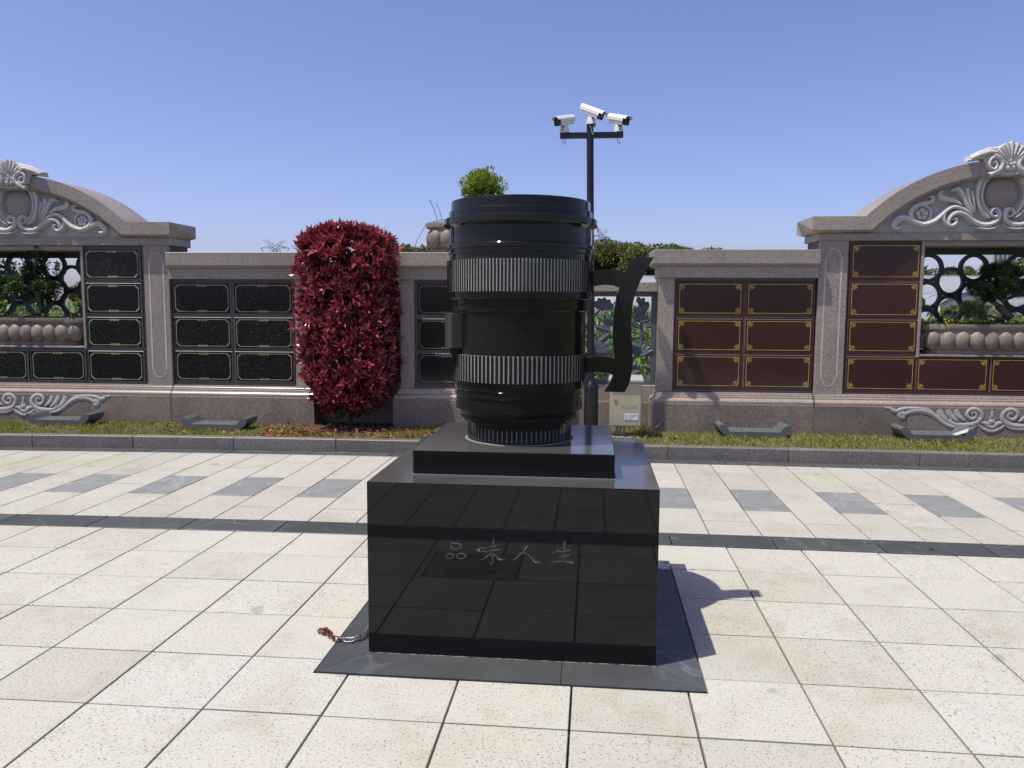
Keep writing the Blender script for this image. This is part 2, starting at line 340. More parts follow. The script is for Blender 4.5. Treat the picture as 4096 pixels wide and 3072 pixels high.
def tile_mesh(name,x0,x1,y0,y1,mat,bevel=.0022):
    g=MB(); cx=(x0+x1)/2; cy=(y0+y1)/2
    g.cbox(x0-cx+J,x1-cx-J,y0-cy+J,y1-cy-J,-.03,0,bevel)
    g.v=[(x,y+dyw(cx+x)-dyw(cx),z) for x,y,z in g.v]
    me=bpy.data.meshes.new(name); me.from_pydata(g.v,[],g.f); me.materials.append(mat); me.update(); return me
def put_tile(me,name,cx,cy):
    return link(name,me,pav,(cx,cy+dyw(cx),RNG.uniform(-.0012,.0008)))
PADX0,PADX1,PADY0,PADY1=-1.230,.510,3.360,5.150
# big square tiles
for ci in range(-4,17):
    x0=-3.571+.5*ci; x1=x0+.5
    me=tile_mesh('tile',x0,x1,-.25,.25,TILE)
    for ri in range(8):
        y1=5.496-.5*ri; y0=y1-.5
        if ri==7: y0=1.72
        if y0>=1.9 and (x0<-4.9 and y1<4): continue
        # cut round the slate surround and the manhole
        ox0,ox1,oy0,oy1=PADX0,PADX1,PADY0,PADY1
        if x1<=ox0 or x0>=ox1 or y1<=oy0 or y0>=oy1:
            if abs((y1-y0)-.5)<1e-6 and not (ri==6 and -1.1<x0<-.5):
                put_tile(me,'tile',(x0+x1)/2,(y0+y1)/2)
            elif ri==7: put_tile(tile_mesh('tile',x0,x1,y0,y1,TILE),'tile',(x0+x1)/2,(y0+y1)/2)
            else:
                if x0<-1.02: put_tile(tile_mesh('tile',x0,-1.02,y0,y1,TILE),'tile',(x0-1.02)/2,(y0+y1)/2)
                if x1>-.44: put_tile(tile_mesh('tile',-.44,x1,y0,y1,TILE),'tile',(x1-.44)/2,(y0+y1)/2)
            continue
        if x0<ox0<x1 and y0<oy0<y1: poly=[(x0,y0),(x1,y0),(x1,oy0),(ox0,oy0),(ox0,y1),(x0,y1)]
        elif x0<ox1<x1 and y0<oy0<y1: poly=[(x0,y0),(x1,y0),(x1,y1),(ox1,y1),(ox1,oy0),(x0,oy0)]
        elif x0<ox0<x1 and y0<oy1<y1: poly=[(x0,y0),(ox0,y0),(ox0,oy1),(x1,oy1),(x1,y1),(x0,y1)]
        elif x0<ox1<x1 and y0<oy1<y1: poly=[(ox1,y0),(x1,y0),(x1,y1),(x0,y1),(x0,oy1),(ox1,oy1)]
        else: poly=None
        if poly:
            cx_,cy_=(x0+x1)/2,(y0+y1)/2; g=MB()
            q=[(px_-cx_+ (J if px_ in (x0,ox1) else -J), py_-cy_+(J if py_ in (y0,oy1) else -J)) for px_,py_ in poly]
            g.prism(q,-.03,0,axis='z'); g.v=[(a_,b2+dyw(cx_+a_)-dyw(cx_),c2) for a_,b2,c2 in g.v]
            g.build('tile',TILE,pav,(cx_,cy_+dyw(cx_),0)); continue
        pieces=[]
        if x0<ox0: pieces.append((x0,ox0,y0,y1))
        if x1>ox1: pieces.append((ox1,x1,y0,y1))
        ix0,ix1=max(x0,ox0),min(x1,ox1)
        if y0<oy0: pieces.append((ix0,ix1,y0,oy0))
        if y1>oy1: pieces.append((ix0,ix1,oy1,y1))
        for a in pieces:
            if a[1]-a[0]>.02 and a[3]-a[2]>.02: put_tile(tile_mesh('tile',*a,TILE),'tile',(a[0]+a[1])/2,(a[2]+a[3])/2)
# half-bond paving bricks with every second grey
def brick_rows(ya,yb,joints_even,joints_odd,kmin,kmax):
    for k in range(kmin,kmax):
        x0=.862+.3760*k; x1=x0+.3760
        js=joints_odd if k%2 else joints_even
        ys=[ya]+[j for j in js if ya+.03<j<yb-.03]+[yb]
        for a,b_ in zip(ys[:-1],ys[1:]):
            grey=(k%2==1 and abs((a+b_)/2-6.912)<.1)
            me=MESHC.setdefault((k,round(a,3),round(b_,3)),None) or tile_mesh('paving_brick',x0,x1,a,b_,GREYT if grey else BRICK)
            put_tile(me,'paving_brick',(x0+x1)/2,(a+b_)/2)
MESHC={}
brick_rows(5.812,8.425,[6.19,6.911,7.645,8.38],[6.546,7.279,8.012],-21,14)
brick_rows(-.2,1.41,[.45,1.18],[.08,.81],-8,6)
# slate bands
def band(y0,y1,xs,name='slate_slab'):
    for a,b_ in zip(xs[:-1],xs[1:]): put_tile(tile_mesh(name,a,b_,y0,y1,SLATE,.0015),name,(a+b_)/2,(y0+y1)/2)
band(5.502,5.806,[-.15+.715*i for i in range(-9,7)])
band(1.42,1.712,[-.15+.715*i for i in range(-5,4)])
band(8.431,8.655,[-.4+.9*i for i in range(-9,8)])
# slate surround of the pedestal (mitred corners)
def surround(poly):
    g=MB(); cx=sum(p[0] for p in poly)/len(poly); cy=sum(p[1] for p in poly)/len(poly)
    g.prism([((x-cx)*.996,(y-cy)*.985 if abs(y-cy)<.2 else (y-cy)*.998) for x,y in poly],-.03,.004,axis='z')
    g.build('slate_slab',SLATE,pav,(cx,cy,0))
bx0,bx1,by0,by1=-1.040,.308,3.585,4.930
a0,a1,b0,b1=PADX0+.004,PADX1-.004,PADY0+.004,PADY1-.004
surround([(a0,b0),(-.12,b0),(-.12,by0),(bx0,by0)]); surround([(-.12,b0),(a1,b0),(bx1,by0),(-.12,by0)])
surround([(a0,b0),(bx0,by0),(bx0,4.30),(a0,4.30)]); surround([(a0,4.30),(bx0,4.30),(bx0,by1),(a0,b1)])
surround([(a1,b0),(a1,4.35),(bx1,4.35),(bx1,by0)]); surround([(a1,4.35),(a1,b1),(bx1,by1),(bx1,4.35)])
surround([(a0,b1),(bx0,by1),(bx1,by1),(a1,b1)])
# broken pale cement at the back corner of the surround
g=MB(); g.prism([(.20,4.96),(.505,4.955),(.50,5.06),(.47,5.055),(.45,5.10),(.22,5.11)],.0045,.012,axis='z'); g.build('cement_patch',CONC,pav)
# manhole (seen only as a reflection in the pedestal)
mh=thing('manhole_cover','square dark cast manhole cover set in the tiles, mirrored in the pedestal front','manhole cover',(-.73,2.245,0))
g=MB(); g.cbox(-.286,.286,-.245,.245,-.03,.001,.003); g.build('frame',GREYT,mh)
g=MB(); g.lathe([(.19,.0012),(.19,.006),(.16,.006),(.16,.004),(.13,.004),(.13,.007),(.02,.007)],32); g.build('lid',GREYT,mh)

# kerb stones and grass bed
kerb=thing('kerb','long low grey granite kerb between the paving and the grass bed','kerb',(0,8.66,0))
kx=[-8.75,-7.55,-6.374,-5.2,-4.03,-2.854,-1.62,-.4,.82,2.085,3.415,4.7,6.0]
for a,b_ in zip(kx[:-1],kx[1:]):
    g=MB(); cx=(a+b_)/2; g.cbox(a-cx+.0025,b_-cx-.0025,0,.125,-.05,.138,.006)
    g.v=[(x,y+dyw(cx+x),z+ (0 if z<0 else RNG.uniform(-.0005,.0005))) for x,y,z in g.v]
    g.build('kerb_stone',KERB,kerb,(cx,0,0))
# wall frame of reference: the long wall is turned 1.15 degrees against the paving
AL=.02; WO=Vector((-1.5,9.78)); WX=Vector((math.cos(AL),math.sin(AL))); WN=Vector((-math.sin(AL),math.cos(AL)))
def wloc(s,d,z=0):
    p=WO+WX*(s+1.5)+WN*d; return (p.x,p.y,z)
g=MB(); xs=[-9+.5*i for i in range(31)]
for a,b_ in zip(xs[:-1],xs[1:]):
    g.add([(a,8.78+dyw(a),.105),(b_,8.78+dyw(b_),.105),(b_,10.6,.115),(a,10.6,.115)],[(0,1,2,3)])
g.add([(-9,10.6,.115),(6,10.6,.115),(6,10.75,-.1),(-9,10.75,-.1)],[(0,1,2,3)])
g.build('grass_bed_soil',SOIL,kind='structure')
n=52000
gx=RNG.uniform(-8.6,5.6,n); dyv=np.array([dyw(x) for x in gx]); front=8.80+dyv; back=9.78+.02*(gx+1.5)+.02
inside=((gx>-3.45)&(gx<-2.5))|((gx>-.38)&(gx<.7)); back=np.where(inside,back+.35,back)
gy=front+(back-front)*RNG.uniform(0,1,n); patch=np.sin(gx*5.1+np.sin(gy*7))*.5+np.sin(gx*13+gy*11)*.3
keep=~((gx>-3.45)&(gx<-2.45)&(gy>9.25)&(RNG.uniform(0,1,n)<.85)); gx,gy,patch=gx[keep],gy[keep],patch[keep]; n=len(gx)
hgt=RNG.uniform(.02,.055,n)*(1+.35*patch)
tbl=[(-6.63,9.44),(-4.55,9.36),(1.90,9.67),(3.96,9.70)]
for tx,ty in tbl:
    near=(abs(gx-tx)<.46)&(gy>ty-.33)&(gy<ty-.16); hgt=np.where(near,hgt*1.35,hgt)
tuft=(abs(gx-.62)<.09)&(abs(gy-9.62)<.12); hgt=np.where(tuft,hgt*3.2,hgt)
dirv=np.stack([RNG.normal(0,.55,n),RNG.normal(0,.55,n),np.ones(n)],1)
me=leaves_mesh('grass',np.stack([gx,gy,np.full(n,.104)],1),dirv,unit(n),hgt,.007,np.clip(.32+.30*patch*-.6+RNG.uniform(-.1,.22,n)+.25*tuft,0,.65),L_GRASS,.1,far=True)
link('grass',me,None,label='short dry green grass growing in the bed in front of the wall',category='grass',kind='stuff')
n=420
lx=np.concatenate([RNG.uniform(-4.0,-1.6,240),RNG.uniform(-8,5,130),RNG.uniform(-3.9,-3.1,50)]); ly=8.86+np.array([dyw(x) for x in lx])+RNG.uniform(0,.75,n)**1.2
ax_=unit(n); ax_[:,2]*=.35
me=leaves_mesh('fallen_leaves',np.stack([lx,ly,RNG.uniform(.13,.165,n)],1),ax_,np.tile([0,0,1.],(n,1))+unit(n)*.5,RNG.uniform(.04,.09,n),RNG.uniform(.025,.045,n),RNG.uniform(0,.65,n),L_FALL,.3)
link('fallen_leaves',me,None,label='dry red and brown leaves scattered on the grass bed',category='fallen leaves',kind='stuff')
for i,(x,y,lab) in enumerate([(-2.04,8.52,'small orange leaf lying on the slate strip in front of the red shrub'),(.63,8.52,'curled orange leaf lying on the slate strip right of the pedestal'),(2.33,5.62,'small green weed sprig growing out of the dark slate band')]):
    m_=6 if i==2 else 2
    me=leaves_mesh('fallen_leaf',np.tile([0,0,.004],(m_,1))+unit(m_)*[.012,.012,.002],unit(m_)*[1,1,.25]+[0,0,.25 if i==2 else 0],np.tile([0,0,1.],(m_,1)),.03,.016,.1,L_GREEN if i==2 else L_FALL,.3)
    link('weed' if i==2 else 'fallen_leaf',me,None,(x,y,.002),label=lab,category='weed' if i==2 else 'leaf')

# ================================================================== PEDESTAL
ped=thing('pedestal','polished black granite pedestal with engraved characters on its front','pedestal',((bx0+bx1)/2,(by0+by1)/2,0))
pc=Vector(((bx0+bx1)/2,(by0+by1)/2))
g=MB(); g.cbox(bx0-pc.x,bx1-pc.x,by0-pc.y,by1-pc.y,.002,.8265,.0012); lower=g.build('lower_block',BLACK,ped)
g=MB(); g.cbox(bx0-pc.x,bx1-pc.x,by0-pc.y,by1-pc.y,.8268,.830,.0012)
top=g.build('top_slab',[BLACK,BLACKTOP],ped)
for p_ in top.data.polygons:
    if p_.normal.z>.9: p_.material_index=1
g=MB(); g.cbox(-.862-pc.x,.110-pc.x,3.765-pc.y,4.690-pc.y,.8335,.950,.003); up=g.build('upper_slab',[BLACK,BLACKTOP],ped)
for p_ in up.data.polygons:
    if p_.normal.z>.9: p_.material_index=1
g=MB(); g.box(-.868-pc.x,.116-pc.x,3.759-pc.y,4.696-pc.y,.8302,.8345); g.build('mortar_joint',SEAL,ped)
g=MB(); L=[]   # uneven bead of old sealant at the foot
for k in range(91):
    x=bx0+(bx1-bx0)*k/90-pc.x; a=RNG.uniform(.0002,.004); h_=.0045+RNG.uniform(.0002,.003)
    L.append([(x,by0+.002-pc.y,.0045),(x,by0-a-pc.y,.0045),(x,by0-.001-pc.y,h_),(x,by0+.002-pc.y,h_)])
g.loft(L,True)
g.build('sealant_bead',SEAL,ped)
# engraved characters: V-cut grooves
def zq(x,y): return (-.672+(x-250)*3.66e-4, .563+(x-480)*1.35e-5-(y-200)*3.52e-4)
STROKES=[ # (points, widths) in a common drawing grid: four brush-written characters
 ([(325,208),(330,250),(352,300)],[14,34,22]),([(318,212),(400,226),(468,232)],[18,26,30]),([(470,228),(448,262),(432,302)],[20,36,16]),([(345,300),(390,300),(440,298)],[20,20,14]),
 ([(254,388),(272,402),(292,432)],[16,30,14]),([(262,384),(310,368),(360,372)],[12,20,18]),([(378,376),(360,392),(345,420)],[12,26,12]),([(284,430),(318,428),(348,416)],[14,16,12]),
 ([(396,382),(408,400),(424,432)],[14,30,14]),([(404,378),(460,362),(520,370)],[12,22,22]),([(538,368),(512,392),(492,430)],[12,34,14]),([(418,433),(455,431),(496,428)],[14,18,12]),
 ([(664,304),(684,318),(704,344)],[14,34,14]),([(672,300),(715,282),(768,288)],[10,18,20]),([(786,278),(762,296),(742,320)],[12,28,12]),([(694,345),(735,330),(780,342),(820,334)],[12,16,16,8]),
 ([(880,160),(864,215),(862,330),(858,440),(862,508)],[10,28,34,26,8]),([(812,478),(838,500),(862,508)],[6,16,14]),([(802,276),(850,270),(912,248)],[10,16,22]),([(780,330),(860,322),(952,306)],[10,18,24]),
 ([(850,350),(800,392),(740,438),(692,456)],[34,26,18,6]),([(868,362),(915,402),(945,436),(1018,450)],[18,26,40,6]),
 ([(1290,246),(1272,285),(1250,330),(1190,390),(1140,440),(1096,456)],[60,38,26,26,20,6]),([(1240,345),(1300,372),(1360,425),(1400,470),(1478,488)],[18,22,30,38,6]),
 ([(1690,300),(1660,335),(1604,372)],[28,18,6]),([(1676,335),(1750,336),(1832,314)],[14,20,26]),([(1676,406),(1750,404),(1826,382)],[12,18,24]),([(1592,486),(1660,470),(1760,466),(1886,482)],[10,18,22,34]),([(1768,200),(1756,260),(1752,470)],[44,30,32]),
]
cut=MB()
for si,(P,Wd) in enumerate(STROKES):
    Q=smooth_curve([(a[0],a[1],w_) for a,w_ in zip(P,Wd)],4); L=[]
    off=.0006*(si%3)
    for i,q in enumerate(Q):
        a=Q[max(i-1,0)]; b_=Q[min(i+1,len(Q)-1)]; ax2,az2=zq(a[0],a[1]); bx2,bz2=zq(b_[0],b_[1]); tx,tz=bx2-ax2,bz2-az2; L_=math.hypot(tx,tz)+1e-9; nx,nz=-tz/L_,tx/L_
        cx,cz=zq(q[0],q[1]); hw=q[2]*3.6e-4*.55+.0012; fy=by0-.003-off
        L.append([(cx+nx*hw-pc.x,fy-pc.y,cz+nz*hw),(cx-nx*hw-pc.x,fy-pc.y,cz-nz*hw),(cx-pc.x,by0+.0025+hw*.85-pc.y,cz)])
    cut.loft(L,True)
cutter=cut.build('cutter',ENGR,ped)
md=lower.modifiers.new('engraving','BOOLEAN'); md.operation='DIFFERENCE'; md.object=cutter; md.solver='EXACT'; md.use_self=True
try: md.material_mode='TRANSFER'
except Exception: pass
bpy.context.view_layer.update()
dg=bpy.context.evaluated_depsgraph_get(); nm=bpy.data.meshes.new_from_object(lower.evaluated_get(dg))
lower.modifiers.clear()
if len(nm.polygons)>100: lower.data=nm
print('engraved faces',len(nm.polygons),[m.name if m else None for m in nm.materials])
bpy.data.objects.remove(cutter)

# ================================================================== LENS-SHAPED CUP
LX,LY=-.386,4.22
lens=thing('lens_sculpture','tall black granite sculpture of a camera zoom lens with a cup handle','sculpture',(LX,LY,.95))
def zz(z): return z-.95
prof=[(.276,.9505),(.276,1.050),(.293,1.050),(.293,1.068),(.311,1.068),(.311,1.088),(.335,1.112),(.335,1.184),(.341,1.186),(.341,1.219),(.346,1.221),(.346,1.268)]
def chamfered(prof,c=.0022):
    out=[prof[0]]
    for i in range(1,len(prof)-1):
        (r0,z0),(r1,z1),(r2,z2)=prof[i-1:i+2]; a=Vector((r0-r1,z0-z1)); b_=Vector((r2-r1,z2-z1))
        cr=a.x*b_.y-a.y*b_.x
        if a.length>2.2*c and b_.length>2.2*c and abs(a.normalized().dot(b_.normalized()))<.8 and cr<0:
            a.normalize(); b_.normalize(); out+=[(r1+a.x*c,z1+a.y*c),(r1+b_.x*c,z1+b_.y*c)]
        else: out.append((r1,z1))
    return out+[prof[-1]]
prof=chamfered(prof)
body=MB(); body.sharp=15; body.lathe([(r,zz(z)) for r,z in prof],128,smooth=True); o=body.build('mount_section',BLACKB,lens)
def grip(name,z0,z1,r,n,frac,lipz=.006):
    # rough recessed band with polished ribs standing proud of it
    g=MB(); g.lathe([(r-.0025,zz(z0)),(r-.0025,zz(z1))],128,0); base=g.build(name,KNURL,lens)
    g=MB()
    for i in range(n):
        a=2*math.pi*(i+.5)/n; da=math.pi/n*frac
        P=[]
        for z in (z0,z1):
            P+= [((r-.008)*math.cos(a-da),(r-.008)*math.sin(a-da),zz(z)),((r)*math.cos(a-da),(r)*math.sin(a-da),zz(z)),((r)*math.cos(a+da),(r)*math.sin(a+da),zz(z)),((r-.008)*math.cos(a+da),(r-.008)*math.sin(a+da),zz(z))]
        g.add(P,[(0,1,5,4),(1,2,6,5),(2,3,7,6),(0,3,2,1),(4,5,6,7)])
    g.build('ribs',BLACKB,base,kind='stuff')
grip('focus_grip',1.7175,1.874,.383,134,.55)
grip('zoom_grip',1.268,1.401,.358,96,.64)
# foot knurl: pale slots cut in the foot
g=MB()
for i in range(70):
    a=2*math.pi*i/70; da=.0031/.276
    P=[]
    for z,k in ((.962,1),(1.018,1),(1.024,.5)):
        for s_ in (-1,1): P.append((.2775*math.cos(a+s_*da*k),.2775*math.sin(a+s_*da*k),zz(z)))
    g.add(P,[(0,1,3,2),(2,3,5,4)])
g.build('foot_slots',ENGR,lens,kind='stuff')
g=MB(); g.lathe([(.2765,zz(.9504)),(.289,zz(.9504)),(.287,zz(.9525)),(.2768,zz(.954))],96,cap=False); g.build('sealant_ring',SEAL,lens)
g=MB(); g.sharp=15; g.lathe(chamfered([(.345,zz(1.4012)),(.345,zz(1.617)),(.3455,zz(1.617)),(.355,zz(1.621)),(.356,zz(1.678)),(.370,zz(1.680)),(.370,zz(1.717))]),128,smooth=True); g.build('barrel',BLACKB,lens)
g=MB(); g.sharp=15; g.lathe(chamfered([(.367,zz(1.8742)),(.367,zz(1.906)),(.374,zz(1.908)),(.374,zz(1.930)),(.383,zz(1.933)),(.383,zz(1.953)),(.372,zz(1.957)),(.372,zz(2.036)),(.378,zz(2.040)),(.395,zz(2.050)),(.399,zz(2.056)),(.399,zz(2.082)),(.396,zz(2.085)),(.372,zz(2.086)),(.371,zz(2.124)),(.361,zz(2.127)),(.360,zz(2.172)),(.357,zz(2.176)),(.335,zz(2.176)),(.325,zz(2.165)),(.30,zz(2.11)),(.05,zz(2.10))]),128,smooth=True); g.build('front_section',BLACKB,lens)
g=MB()
ca=math.radians(208)
ux,uy=math.cos(ca),math.sin(ca); vx,vy=-uy,ux
for (r0,r1,hwid,z0,z1,bt) in ((.30,.395,.055,1.434,1.606,0),):
    P=[]
    for z in (z0,z1):
        for r_,h_ in ((r0,-hwid),(r1,-hwid),(r1+.004,0),(r1,hwid),(r0,hwid)): P.append((ux*r_+vx*h_,uy*r_+vy*h_,zz(z)))
    g.add(P,[(0,1,6,5),(1,2,7,6),(2,3,8,7),(3,4,9,8),(0,4,3,2,1),(5,6,7,8,9)])
g.build('switch_block',BLOCKM,lens)
g=MB(); P=[]
for z in (1.400,1.434):
    for r_,h_ in ((.30,-.035),(.375,-.035),(.375,.035),(.30,.035)): P.append((ux*r_+vx*h_,uy*r_+vy*h_,zz(z)))
g.add(P,[(0,1,5,4),(1,2,6,5),(2,3,7,6),(0,3,2,1),(4,5,6,7)]); g.build('switch_foot',BLACKB,lens)
HANDLE=[(0.189,1.885),(0.2,1.895),(0.3,1.898),(0.264,1.832),(0.231,1.77),(0.21,1.712),(0.197,1.655),(0.192,1.591),(0.194,1.51),(0.199,1.452),(0.204,1.382),(0.205,1.366),(0.201,1.319),(0.193,1.266),(0.179,1.23),(0.165,1.205),(0.06,1.206),(0.074,1.229),(0.097,1.264),(0.114,1.312),(0.119,1.347),(0.112,1.381),(0.102,1.451),(0.101,1.538),(0.105,1.625),(0.118,1.712),(0.134,1.764),(0.156,1.821)]
UARM=[(-.06,1.822),(-0.005,1.829),(0.035,1.835),(0.087,1.837),(0.127,1.831),(0.168,1.82),(0.14,1.741),(0.123,1.745),(0.1,1.755),(0.065,1.759),(0.025,1.755),(-.06,1.742)]
LARM=[(-.08,1.378),(-0.029,1.381),(0.019,1.387),(0.066,1.386),(0.130,1.374),(0.122,1.291),(0.096,1.298),(0.067,1.305),(0.021,1.307),(-.08,1.300)]
g=MB(); g.prism([(x-LX,zz(z)) for x,z in HANDLE],-.055,.055); hd=g.build('handle',BLACKB,lens)
g=MB(); g.prism([(x-LX,zz(z)) for x,z in UARM],-.047,.047); g.build('handle_arm',BLACKB,hd)
g=MB(); g.prism([(x-LX,zz(z)) for x,z in LARM],-.047,.047); g.build('handle_arm',BLACKB,hd)
for o in [hd]+list(hd.children):
    bv=o.modifiers.new('edge','BEVEL'); bv.width=.0025; bv.segments=1; bv.limit_method='ANGLE'; bv.angle_limit=R(35)

# ================================================================== CHAIN
CP=smooth_curve([(-1.335,3.775,.012),(-1.30,3.757,.016),(-1.262,3.712,.012),(-1.235,3.694,.010),(-1.19,3.683,.010),(-1.15,3.690,.010),(-1.122,3.712,.012),(-1.104,3.755,.016),(-1.094,3.80,.03),(-1.082,3.845,.055),(-1.065,3.89,.075),(-1.03,3.91,.08)],10)
lk=MB(); L=[]
for i in range(20):
    a=2*math.pi*i/20; cx=(.0125 if math.cos(a)>0 else -.0125)+.0115*math.cos(a); cy=.0115*math.sin(a); ra=Vector((math.cos(a),math.sin(a),0))
    L.append([tuple(Vector((cx,cy,0))+.0038*(ra*math.cos(2*math.pi*k/6)+Vector((0,0,1))*math.sin(2*math.pi*k/6))) for k in range(6)])
L.append(L[0]); lk.loft(L,False,0,True)
chain=thing('chain','short rusty steel chain lying on the slate beside the pedestal foot','chain',(-1.2,3.75,0))
tmp=lk.build('link',STEEL,chain); lm=tmp.data; lr=lm.copy(); lr.materials[0]=RUST; bpy.data.objects.remove(tmp)
acc=0; lastp=None; k=0; pts=[Vector(p) for p in CP]
dist=0; want=0
for i in range(len(pts)-1):
    seg=(pts[i+1]-pts[i]).length
    while dist+seg>=want and want<.60:
        tt=(want-dist)/seg; p_=pts[i].lerp(pts[i+1],tt); d_=(pts[i+1]-pts[i]).normalized()
        o=link('link',lr if k<5 else lm,chain)
        q=d_.to_track_quat('X','Z').to_matrix().to_4x4() @ Matrix.Rotation(R(20+ (90 if k%2 else 0)+RNG.uniform(-15,15)),4,'X')
        o.matrix_local=Matrix.Translation(p_-Vector(chain.location)+Vector((0,0,.006)))@q
        want+=.0335; k+=1
    dist+=seg
for dx,dy_,an in ((-.01,.012,60),(.012,.016,130),(-.004,-.006,100)):
    o=link('link',lr,chain); o.matrix_local=Matrix.Translation(Vector((-1.318+dx,3.775+dy_,.014))-Vector(chain.location))@Matrix.Rotation(R(an),4,'Z')@Matrix.Rotation(R(35),4,'X')
# ================================================================== WALLS
PED=[
 ([(0.094,3.179),(0.11,3.195),(0.096,3.216),(0.069,3.202),(0.061,3.168),(0.087,3.136),(0.127,3.151),(0.143,3.19),(0.129,3.241),(0.085,3.268),(0.029,3.248),(0.002,3.203),(0.017,3.146),(0.069,3.109),(0.134,3.077)],[0.0112,0.0156,0.0201,0.0223,0.0245,0.0268,0.029,0.0312,0.0335,0.0357,0.0402,0.0446,0.0491,0.0513,0.0446]),
 ([(0.008,3.214),(0.018,3.27),(0.069,3.31),(0.142,3.317),(0.208,3.301),(0.274,3.278),(0.341,3.248)],[0.0112,0.0223,0.0312,0.0402,0.0446,0.0446,0.029]),
 ([(0.124,3.106),(0.168,3.032),(0.192,2.941),(0.19,2.85),(0.162,2.759),(0.112,2.685),(0.042,2.636)],[0.0513,0.0446,0.0379,0.0357,0.0335,0.0312,0.0156]),
 ([(0.089,3.089),(0.126,3.009),(0.147,2.918),(0.143,2.839),(0.116,2.759),(0.07,2.696),(0.035,2.662)],[0.029,0.0268,0.0245,0.0245,0.0245,0.0223,0.0112]),
 ([(-0.011,2.684),(0.007,2.698),(-0.004,2.714),(-0.027,2.707),(-0.037,2.679),(-0.019,2.654),(0.018,2.659),(0.039,2.691),(0.026,2.727),(-0.014,2.736),(-0.049,2.716),(-0.058,2.668),(-0.035,2.613),(0.032,2.574),(0.117,2.567),(0.192,2.59),(0.255,2.633),(0.317,2.678),(0.393,2.699),(0.459,2.672),(0.492,2.615),(0.472,2.575)],[0.0089,0.0112,0.0156,0.0179,0.0201,0.0223,0.0245,0.0268,0.029,0.0312,0.0335,0.0379,0.0446,0.0469,0.0469,0.0446,0.0424,0.0424,0.0446,0.0446,0.0379,0.0156]),
 ([(0.217,2.701),(0.271,2.792),(0.298,2.883),(0.309,2.954)],[0.0179,0.029,0.0357,0.0424]),
 ([(0.212,2.736),(0.241,2.849),(0.257,2.923)],[0.0156,0.0245,0.029]),
 ([(0.234,2.679),(0.306,2.781),(0.355,2.894),(0.407,2.949),(0.488,2.926)],[0.0156,0.0335,0.0402,0.0402,0.0179]),
 ([(0.348,2.767),(0.437,2.826),(0.535,2.843),(0.597,2.88),(0.597,2.91),(0.566,2.925)],[0.0134,0.0379,0.0469,0.0424,0.0335,0.0156]),
 ([(0.232,2.656),(0.334,2.73),(0.433,2.76),(0.505,2.732),(0.574,2.666),(0.644,2.609),(0.751,2.572),(0.849,2.588),(0.911,2.625),(0.985,2.644),(1.053,2.617),(1.083,2.562),(1.057,2.531),(1.009,2.537)],[0.0179,0.029,0.0357,0.0402,0.0446,0.0469,0.0469,0.0424,0.0469,0.0536,0.0603,0.0558,0.0402,0.0179]),
 ([(0.788,2.584),(0.874,2.614),(0.908,2.688),(0.881,2.75),(0.822,2.785),(0.751,2.8),(0.685,2.816),(0.669,2.853),(0.7,2.875),(0.737,2.861)],[0.0245,0.0379,0.0424,0.0402,0.0379,0.0357,0.0312,0.0268,0.0201,0.0112]),
 ([(0.528,2.712),(0.548,2.643),(0.521,2.586),(0.459,2.558),(0.409,2.587),(0.416,2.627),(0.45,2.63)],[0.0179,0.0335,0.0402,0.0379,0.029,0.0223,0.0134]),
 ([(-0.065,2.588),(-0.02,2.539),(0.064,2.522),(0.151,2.529),(0.227,2.553)],[0.0112,0.0179,0.0223,0.0201,0.0089]),
]
BASE=[
 ([(0.205,0.379),(0.225,0.395),(0.207,0.413),(0.178,0.396),(0.173,0.36),(0.209,0.331),(0.257,0.35),(0.274,0.397),(0.239,0.442),(0.178,0.447),(0.124,0.407),(0.113,0.351),(0.151,0.295),(0.229,0.261),(0.328,0.253),(0.415,0.269),(0.452,0.311),(0.426,0.341)],[0.0112,0.0156,0.0201,0.0223,0.0245,0.0268,0.029,0.0312,0.0335,0.0379,0.0402,0.0424,0.0446,0.0469,0.0424,0.0335,0.0245,0.0112]),
 ([(0.143,0.265),(0.227,0.225),(0.363,0.222),(0.476,0.255),(0.578,0.325),(0.655,0.383),(0.743,0.419),(0.841,0.421),(0.925,0.395),(0.979,0.367)],[0.0156,0.0245,0.029,0.0335,0.0379,0.0402,0.0424,0.0402,0.0379,0.0335]),
 ([(0.954,0.364),(0.986,0.39),(1.019,0.365),(0.983,0.334),(0.96,0.355)],[0.0379,0.0402,0.0402,0.0402,0.0335]),
 ([(0.618,0.385),(0.695,0.435),(0.794,0.448),(0.904,0.448),(0.989,0.436),(1.048,0.409),(1.097,0.421),(1.117,0.440)],[0.0089,0.0156,0.0201,0.0245,0.0312,0.0402,0.0402,0.0223]),
 ([(1.111,0.448),(1.147,0.446),(1.187,0.452)],[0.0134,0.0151,0.0112]),
 ([(0.294,0.309),(0.371,0.369),(0.4,0.438)],[0.0156,0.0446,0.0402]),
 ([(0.367,0.298),(0.451,0.364),(0.487,0.438)],[0.0156,0.0491,0.0446]),
 ([(0.465,0.288),(0.549,0.36),(0.583,0.438)],[0.0156,0.0536,0.0446]),
 ([(0.0,0.190),(0.029,0.190),(0.097,0.223),(0.149,0.271)],[0.035,0.0335,0.0268,0.0134]),
 ([(0.0,0.235),(0.031,0.240),(0.057,0.272),(0.114,0.294)],[0.045,0.0335,0.0446,0.0179]),
]
